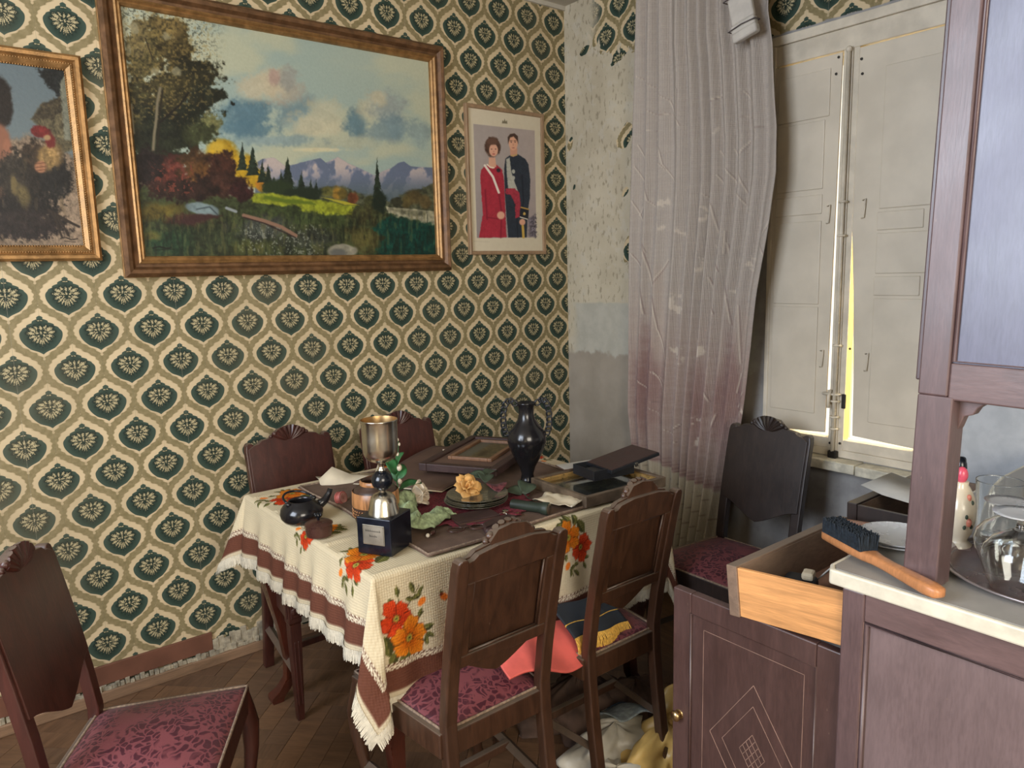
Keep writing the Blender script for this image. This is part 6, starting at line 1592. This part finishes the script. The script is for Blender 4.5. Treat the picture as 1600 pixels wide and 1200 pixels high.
# the hutch leans back and to the right a little
pv = Vector((HX0 - BX0, HY1 - BY1, hz0))
lean_m = T(*pv) @ Ry(math.radians(0.9)) @ Rx(math.radians(0.9)) @ T(*(-pv))
for o_ in list(sb.children):
    if o_.name.split('.')[0] in ('hutch_post', 'hutch_stile', 'hutch_rail', 'hutch_end_panel', 'hutch_bead', 'hutch_body', 'carved_bracket', 'hutch_door'):
        o_.matrix_basis = T(0.004, 0, 0.002) @ lean_m

# worktop
t = thing('worktop', (BX0, BY1, 0.895), label='dusty grey worktop with a thick white front edge on the sideboard', cat='worktop')
ed = MB().prism([(-0.006, 0.024), (0.020, 0.036), (L_, 0.036), (L_, 0.026), (0.022, 0.026), (0.004, 0.016), (0.004, -D_), (-0.006, -D_)][::-1], 0.0, 0.030, 'z')
obj('white_edge', ed, M['marble'], t, bevel=0.004)
obj('top_board', MB().prism([(0.004, 0.016), (0.022, 0.026), (L_, 0.026), (L_, -D_), (0.004, -D_)][::-1], 0.001, 0.0305, 'z'), M['counter'], t)
CT = 0.9262

# clothes brush on the near corner
t = thing('clothes_brush', (-1.285, -2.235, CT + 0.020), 0, 'long handled wooden clothes brush with blue black bristles on the worktop corner', 'brush', rot=(math.radians(2.0), 0, math.radians(64)))
# local: x along the handle towards +x = head
def bsec(x, hw_, hz_, zc=0.0): return [(x, hw_ * max(-1, min(1, 1.25 * math.cos(a))), zc + hz_ * max(-1, min(1, 1.25 * math.sin(a)))) for a in [2 * PI * k / 16 for k in range(16)]]
hnd = MB().loft([bsec(-0.175, 0.006, 0.005), bsec(-0.170, 0.013, 0.009), bsec(-0.150, 0.0165, 0.010), bsec(-0.10, 0.0150, 0.009), bsec(-0.05, 0.0125, 0.0085), bsec(-0.02, 0.013, 0.009), bsec(0.0, 0.019, 0.009), bsec(0.03, 0.0225, 0.009), bsec(0.08, 0.0225, 0.009), bsec(0.118, 0.021, 0.009), bsec(0.128, 0.014, 0.008)])
obj('handle', hnd, M['brush_wood'], t, smooth=True, angle=60)
br = MB(); rs = random.Random(6)
for i in range(46):
    for k in range(15):
        x = 0.004 + 0.114 * i / 45; y = -0.0185 + 0.037 * k / 14
        dx, dy = rs.uniform(-.002, .002), rs.uniform(-.002, .002) + y * 0.12; hh = 0.030 + rs.uniform(-.002, .002)
        br.tube([(x, y, 0.008), (x + dx, y + dy, 0.008 + hh)], [0.0019, 0.0015], 4)
obj('bristles', br, M['bristle'], t, kind='stuff')
# tray with glasses
t = thing('oval_tray', (-1.090, -2.480, CT), math.radians(0), 'round brown tray with pewter rim under the upturned glasses', 'tray')
obj('tray_floor', MB().lathe([(0.001, 0.003), (0.165, 0.003), (0.172, 0.008), (0.165, 0.0), (0.001, 0.0)], 64, cap=False), M['tray'], t, smooth=True)
obj('tray_rim', MB().lathe([(0.166, 0.004), (0.178, 0.011), (0.186, 0.014), (0.188, 0.012), (0.178, 0.006), (0.168, 0.0005)], 64, cap=False), M['tray_rim'], t, smooth=True)
TRZ = CT + 0.0035
def snifter(x, y, label, r=0.056):
    t = thing('balloon_glass', (x, y, TRZ), 0, label, 'glass', 'upturned balloon glasses on the tray')
    s = r / 0.056
    w = 0.0013
    outer = [(0.038 * s, 0.0), (0.047 * s, 0.018 * s), (0.054 * s, 0.040 * s), (0.056 * s, 0.056 * s), (0.052 * s, 0.074 * s), (0.040 * s, 0.090 * s), (0.024 * s, 0.101 * s), (0.012 * s, 0.107 * s)]
    obj('bowl', MB().lathe(outer + [(0.002, 0.109 * s)] + [(a - w, b - w * 0.6) for a, b in outer[::-1]], 48, cap=False), M['clear_glass'], t, smooth=True)
    obj('stem', MB().lathe([(0.012 * s, 0.106 * s), (0.007, 0.112 * s), (0.0055, 0.122 * s), (0.009, 0.132 * s)], 20), M['clear_glass'], t, smooth=True)
    obj('foot', MB().lathe([(0.008, 0.131 * s), (0.030 * s, 0.134 * s), (0.042 * s, 0.1365 * s), (0.043 * s, 0.138 * s), (0.030 * s, 0.1365 * s), (0.001, 0.1355 * s)], 48, cap=False), M['film_glass'], t, smooth=True)
snifter(-1.205, -2.452, 'upturned balloon glass nearest the hutch post on the brown tray')
snifter(-1.115, -2.405, 'upturned balloon glass behind the nearest one on the tray', 0.052)
snifter(-1.110, -2.560, 'upturned balloon glass at the right edge of the photograph', 0.056)
t = thing('tumbler', (-0.975, -2.345, CT + 0.014), 0, 'straight clear tumbler standing behind the upturned glasses', 'glass')
obj('tumbler_wall', MB().lathe([(0.034, 0.0), (0.036, 0.004), (0.043, 0.115), (0.0418, 0.115), (0.035, 0.010), (0.001, 0.008)], 44), M['clear_glass'], t, smooth=True, angle=60)
obj('tumbler_rim', MB().tube([(0.0424 * math.cos(a), 0.0424 * math.sin(a), 0.115) for a in np.linspace(0, 2 * PI, 45)[:-1]], 0.0009, 6, closed=True), M['clear_glass'], t, smooth=True)
# porcelain flask with rose, pink and black bird-like stopper
t = thing('porcelain_flask', (-1.050, -2.300, CT), math.radians(20), 'cream porcelain flask painted with roses and a pink and black stopper', 'flask')
prof = [(0.034, 0.0), (0.036, 0.004), (0.026, 0.010), (0.024, 0.016), (0.034, 0.030), (0.041, 0.055), (0.042, 0.080), (0.036, 0.102), (0.026, 0.118), (0.018, 0.128), (0.019, 0.134), (0.015, 0.136)]
obj('flask_body', MB().lathe(prof, 40, Matrix.Diagonal((1, 0.72, 1, 1))), M['porcelain'], t, smooth=True)
def spot(name, ang, z, r, mat, parent):
    rr = np.interp(z, [q[1] for q in prof], [q[0] for q in prof]) + 0.0002
    mb = MB().ball((rr * math.cos(ang), rr * 0.72 * math.sin(ang), z), r, 12, 8, (0.5, 0.5, 0.8)); return obj(name, mb, mat, parent, smooth=True)
spot('painted_rose', math.radians(215), 0.060, 0.011, M['rose_paint'], t); spot('painted_rose', math.radians(220), 0.108, 0.009, M['rose_paint'], t)
for a, z in ((200, 0.050), (228, 0.050), (205, 0.072), (232, 0.098)): spot('painted_leaf', math.radians(a), z, 0.006, M['leaf_dull'], t)
st = obj('stopper', MB().ball((-0.010, 0, 0.150), 0.014, 16, 12, (0.8, 0.8, 1.2)), M['porcelain_pink'], t, smooth=True, label='pink stopper knob')
obj('stopper_feather', MB().ball((0.012, 0.003, 0.160), 0.015, 14, 10, (0.9, 0.8, 1.5)).ball((0.022, 0.0, 0.172), 0.009, 10, 8, (1.3, .8, .9)), M['black_gloss'], st, smooth=True, label='black side of the stopper')
obj('flask_handle', MB().tube([(0.020, 0, 0.122), (0.045, 0, 0.112), (0.054, 0, 0.085), (0.042, 0, 0.060)], 0.0045, 8), M['porcelain'], t, smooth=True)
# saucers and papers near the post
for k, lb in enumerate(('lower clear glass saucer beside the hutch post', 'upper clear glass saucer beside the hutch post')):
    t = thing('glass_saucer', (-1.130, -2.215 - 0.006 * k, CT + 0.007 * k), 0, lb, 'saucer', 'glass saucers beside the post')
    obj('dish', MB().lathe([(0.001, 0.0025), (0.040, 0.0025), (0.074, 0.013), (0.075, 0.014), (0.073, 0.011), (0.042, 0.0), (0.001, 0.0)], 48, cap=False), M['film_glass'], t, smooth=True)
    obj('saucer_rim', MB().tube([(0.0748 * math.cos(a), 0.0748 * math.sin(a), 0.0138) for a in np.linspace(0, 2 * PI, 49)[:-1]], 0.0011, 6, closed=True), M['film_glass'], t, smooth=True)
sheet('paper_sheet', [[(-0.730, -2.100, 0.8860), (-0.560, -2.130, 0.886)], [(-0.715, -1.995, 0.890), (-0.530, -2.000, 0.890)], [(-0.700, -1.93, 0.900), (-0.52, -1.93, 0.900)]], M['paper_grey'], label='pale paper sheet lying over the second open drawer', cat='paper')
t = thing('small_parcel', (-1.215, -2.050, 0.772), math.radians(20), 'small dark bundle with a cream tag inside the pine sided drawer', 'parcel')
obj('bundle', MB().box(-0.06, 0.06, -0.035, 0.035, 0, 0.040), M['black_matte'], t, bevel=0.012, seg=3)
obj('cream_tag', MB().box(0.010, 0.045, -0.030, -0.004, 0.040, 0.058), M['paper_white'], t, bevel=0.006)
o_, _ = draped('drawer_cloth', [[(-1.18, -2.19, 0.80), (-1.08, -2.18, 0.80), (-0.98, -2.18, 0.80)], [(-1.17, -2.13, 0.865), (-1.07, -2.12, 0.862), (-0.97, -2.12, 0.85)], [(-1.15, -2.06, 0.800), (-1.05, -2.05, 0.80), (-0.95, -2.05, 0.80)]], M['paper_grey'], 0.003, 20, 16, label='greyish crumpled cloth filling the pine sided drawer', cat='cloth')

# ------------------------------------------------------------------ curtain
nz_, ny_ = 420, 330
zz = np.linspace(2.79, 0.05, nz_)[:, None]; ss = np.linspace(0, 1, ny_)[None]
yl = np.interp(zz, [0.05, 0.45, 0.85, 1.56, 2.64, 2.79], [-0.600, -0.590, -0.540, -0.555, -0.592, -0.600])
yr = np.interp(zz, [0.05, 0.25, 0.60, 0.90, 1.14, 1.41, 1.63, 1.84, 2.0, 2.3, 2.42, 2.79], [-1.02, -1.02, -1.10, -1.161, -1.198, -1.233, -1.272, -1.300, -1.298, -1.262, -1.235, -1.215])
ww_ = np.interp(zz, [0.05, 0.9, 1.5, 2.3, 2.79], [0.8, 0.9, 1.0, 0.9, 0.8])
yy = yl + (yr - yl) * ss
ph = ss + 0.012 * np.sin(zz * 2.1 + ss * 5)
knots = np.array([0, 0.11, 0.21, 0.35, 0.45, 0.53, 0.60, 0.69, 0.78, 0.88, 1.0])
fi = np.interp(ph, knots, np.arange(len(knots)))
fold = 0.5 - 0.5 * np.cos(fi * 2 * PI)
fold = fold ** 0.8
xx = -0.115 + 0.040 * (fold - 0.5) * ww_ * np.interp(ss, [0, 0.05, 0.95, 1], [0.7, 1, 1, 0.4]) + 0.0022 * np.sin(fi * 2 * PI * 2 + zz * 3 + ss * 4) - 0.03 * sst(0.72, 1.0, ss) * sst(2.6, 2.0, zz) * sst(0.8, 1.4, zz)
xx = xx + 0.004 * (fbm(yy * 22 + 3, zz * 5 + ss * 0, 3) - 0.5)
P_ = np.stack([xx, yy + 0 * xx, zz + 0 * xx], -1)
# embroidered design, laid out in millimetres on the hanging cloth (y to the right, z up)
Yc = -(yy + 0 * xx) * 1000; Zc = (zz + 0 * xx) * 1000
p = Paint(Yc, Zc, (170, 160, 150)); p.X = Yc; p.Y = Zc; 
lo = sst(1500, 900, Zc + 120 * p.n1)
p.mix(lo * 0.6, (150, 126, 118)); p.mix(sst(0.35, 0.75, vnoise(Yc * 0.003, Zc * 0.16)) * 0.14, (190, 180, 168))
# from the photograph's front view to the cloth plane (x = -0.1)
def cl2(zx, zy, oy):
    px, py = 960 + zx / 3.0, oy + zy / 3.0
    d = RM @ np.array([px - 800, py - 600, FPX]); k = (-0.115 - CAM[0]) / d[0]; q = CAM + d * k
    return (-q[1] * 1000, q[2] * 1000)
for b in [(165, 640, 95, 320), (390, 780, 60, 260), (500, 800, 60, 260), (570, 660, 90, 260), (120, 700, 60, 260)]:
    c_ = cl2(b[0], b[1], 380); p.blob(c_[0], c_[1], b[2] * 1.05, b[3] * 0.9, (128, 98, 94), 0.9, 0.3, al=0.6)
for b in [(205, 400, 34, 230), (105, 400, 26, 260), (610, 500, 40, 220), (500, 420, 30, 220), (210, 180, 24, 100)]:
    c_ = cl2(b[0], b[1], 380); p.blob(c_[0], c_[1], b[2] * 0.85, b[3] * 0.9, (172, 158, 146), 0.5, 0.3, al=0.7)
cr_ = (202, 190, 174)
b5 = [[(110, 680), (140, 770), (160, 940), (185, 970)], [(145, 505), (190, 540), (260, 535), (300, 560), (310, 590)], [(195, 470), (215, 520), (270, 540)], [(210, 440), (250, 470), (268, 530)], [(270, 385), (300, 420), (298, 545)], [(190, 650), (220, 700), (230, 770), (285, 880)], [(190, 730), (235, 790)], [(100, 780), (140, 880)], [(90, 940), (120, 1030), (150, 1180)], [(130, 950), (110, 1010)], [(440, 490), (500, 440)], [(490, 710), (520, 780), (520, 900)], [(555, 700), (580, 760), (615, 900)], [(530, 790), (610, 960)], [(420, 910), (460, 960), (470, 1060), (490, 1190)], [(520, 1080), (510, 1190)], [(610, 430), (655, 490)], [(575, 545), (640, 550)], [(550, 310), (575, 350), (560, 500)], [(630, 660), (600, 720)], [(480, 820), (515, 900)], [(700, 1120), (740, 1060), (780, 960)], [(110, 360), (185, 410)], [(140, 615), (190, 612)], [(655, 600), (705, 596)]]
b6 = [[(85, 50), (130, 160), (140, 330)], [(140, 0), (165, 200)], [(240, 80), (185, 200), (200, 400), (235, 570)], [(520, 0), (540, 380)], [(465, 10), (490, 130)], [(440, 160), (470, 330)], [(170, 590), (230, 660)], [(185, 600), (225, 700)], [(600, 290), (590, 560)], [(700, 0), (745, 110)], [(170, 770), (225, 830)], [(175, 740), (230, 750)], [(240, 870), (290, 930)], [(260, 900), (300, 850)], [(340, 800), (400, 830)], [(570, 770), (610, 700)], [(590, 610), (570, 700)], [(100, 600), (140, 680)], [(355, 770), (365, 860)], [(420, 640), (440, 740)], [(450, 900), (480, 800)]]
for ln in b5:
    p.line([cl2(a, b, 0) for a, b in ln], 3.6, cr_, 3, 0.8); p.line([(x + 5, y - 2) for x, y in [cl2(a, b, 0) for a, b in ln]], 2.5, (120, 106, 100), 3, 0.5)
for ln in b6:
    p.line([cl2(a, b, 380) for a, b in ln], 3.6, cr_, 3, 0.75); p.line([(x + 5, y - 2) for x, y in [cl2(a, b, 380) for a, b in ln]], 2.5, (104, 82, 80), 3, 0.5)
lc = sst(0.52, 0.60, fbm(Yc * 0.055, Zc * 0.055, 3))
for (a, b, oy, r1, r2) in ((300, 290, 380, 46, 75), (295, 510, 380, 46, 70), (400, 90, 380, 30, 45), (400, 480, 380, 26, 60), (660, 100, 380, 30, 30), (230, 950, 0, 30, 30), (320, 1080, 0, 34, 26), (220, 1060, 0, 22, 20), (415, 1000, 0, 20, 40), (465, 600, 0, 26, 34), (560, 240, 380, 30, 30), (600, 790, 380, 24, 24), (380, 930, 380, 20, 24), (380, 830, 380, 22, 20)):
    c_ = cl2(a, b, oy); d = np.hypot((Yc - c_[0]) / (r1 * 0.95), (Zc - c_[1]) / (r2 * 0.95)); p.mix(sst(1.1, 0.7, d) * lc * 0.8, cr_)
# pale hem with fine tucks
hemz = np.interp(Yc, [520, 640, 700, 760, 860, 1000, 1160], [672, 648, 620, 615, 585, 560, 560])
hm = sst(4, -4, Zc - hemz)
p.mix(sst(70, 0, Zc - hemz) * (1 - hm) * (0.35 + 0.25 * np.sin(Zc * 0.35)), (116, 84, 82))
p.mix(hm, (176, 166, 146))
p.mix(hm * sst(2.5, 0.8, np.abs(((Zc - hemz + 75) % 75) - 20)) * 0.5, (110, 98, 90))
C = p.linear() * 1.0
cu = thing('curtain', (-0.1, -0.9, 2.79), label='long grey mauve curtain with embroidered trees and a pale hem', cat='curtain')
o_ = gridobj('curtain_cloth', P_ - np.array([-0.1, -0.9, 2.79]), M['curtain'], C, cu); m_ = o_.modifiers.new('thickness', 'SOLIDIFY'); m_.thickness = 0.0015
obj('curtain_rod', MB().tube([(0.0, 0.42, -0.012), (0.0, -1.10, -0.012)], 0.010, 10), M['cream_edge'], cu, smooth=True)
# white folded cloth hanging over the curtain
t = thing('folded_blind', (-0.185, -1.175, 2.36), 0, 'white folded cloth tied with dark cord at the curtain top', 'cloth', rot=(math.radians(-13), 0, 0))
obj('cloth_roll', MB().box(-0.010, 0.014, -0.050, 0.046, 0.028, 0.34), M['strap'], t, bevel=0.009, seg=3)
obj('cloth_fold', MB().box(-0.016, 0.016, -0.054, 0.050, -0.035, 0.000), M['strap'], t, bevel=0.009, seg=3)
obj('cloth_fold', MB().box(-0.014, 0.016, -0.052, 0.050, -0.004, 0.030), M['strap'], t, bevel=0.010, seg=3)
for z in (0.012, 0.125):
    obj('tie_cord', MB().tube([(-0.017, 0.056, z), (-0.018, 0.0, z + 0.003), (-0.017, -0.058, z - 0.003), (0.018, -0.056, z), (0.018, 0.054, z)], 0.0025, 6, closed=True), M['cord'], t, smooth=True)
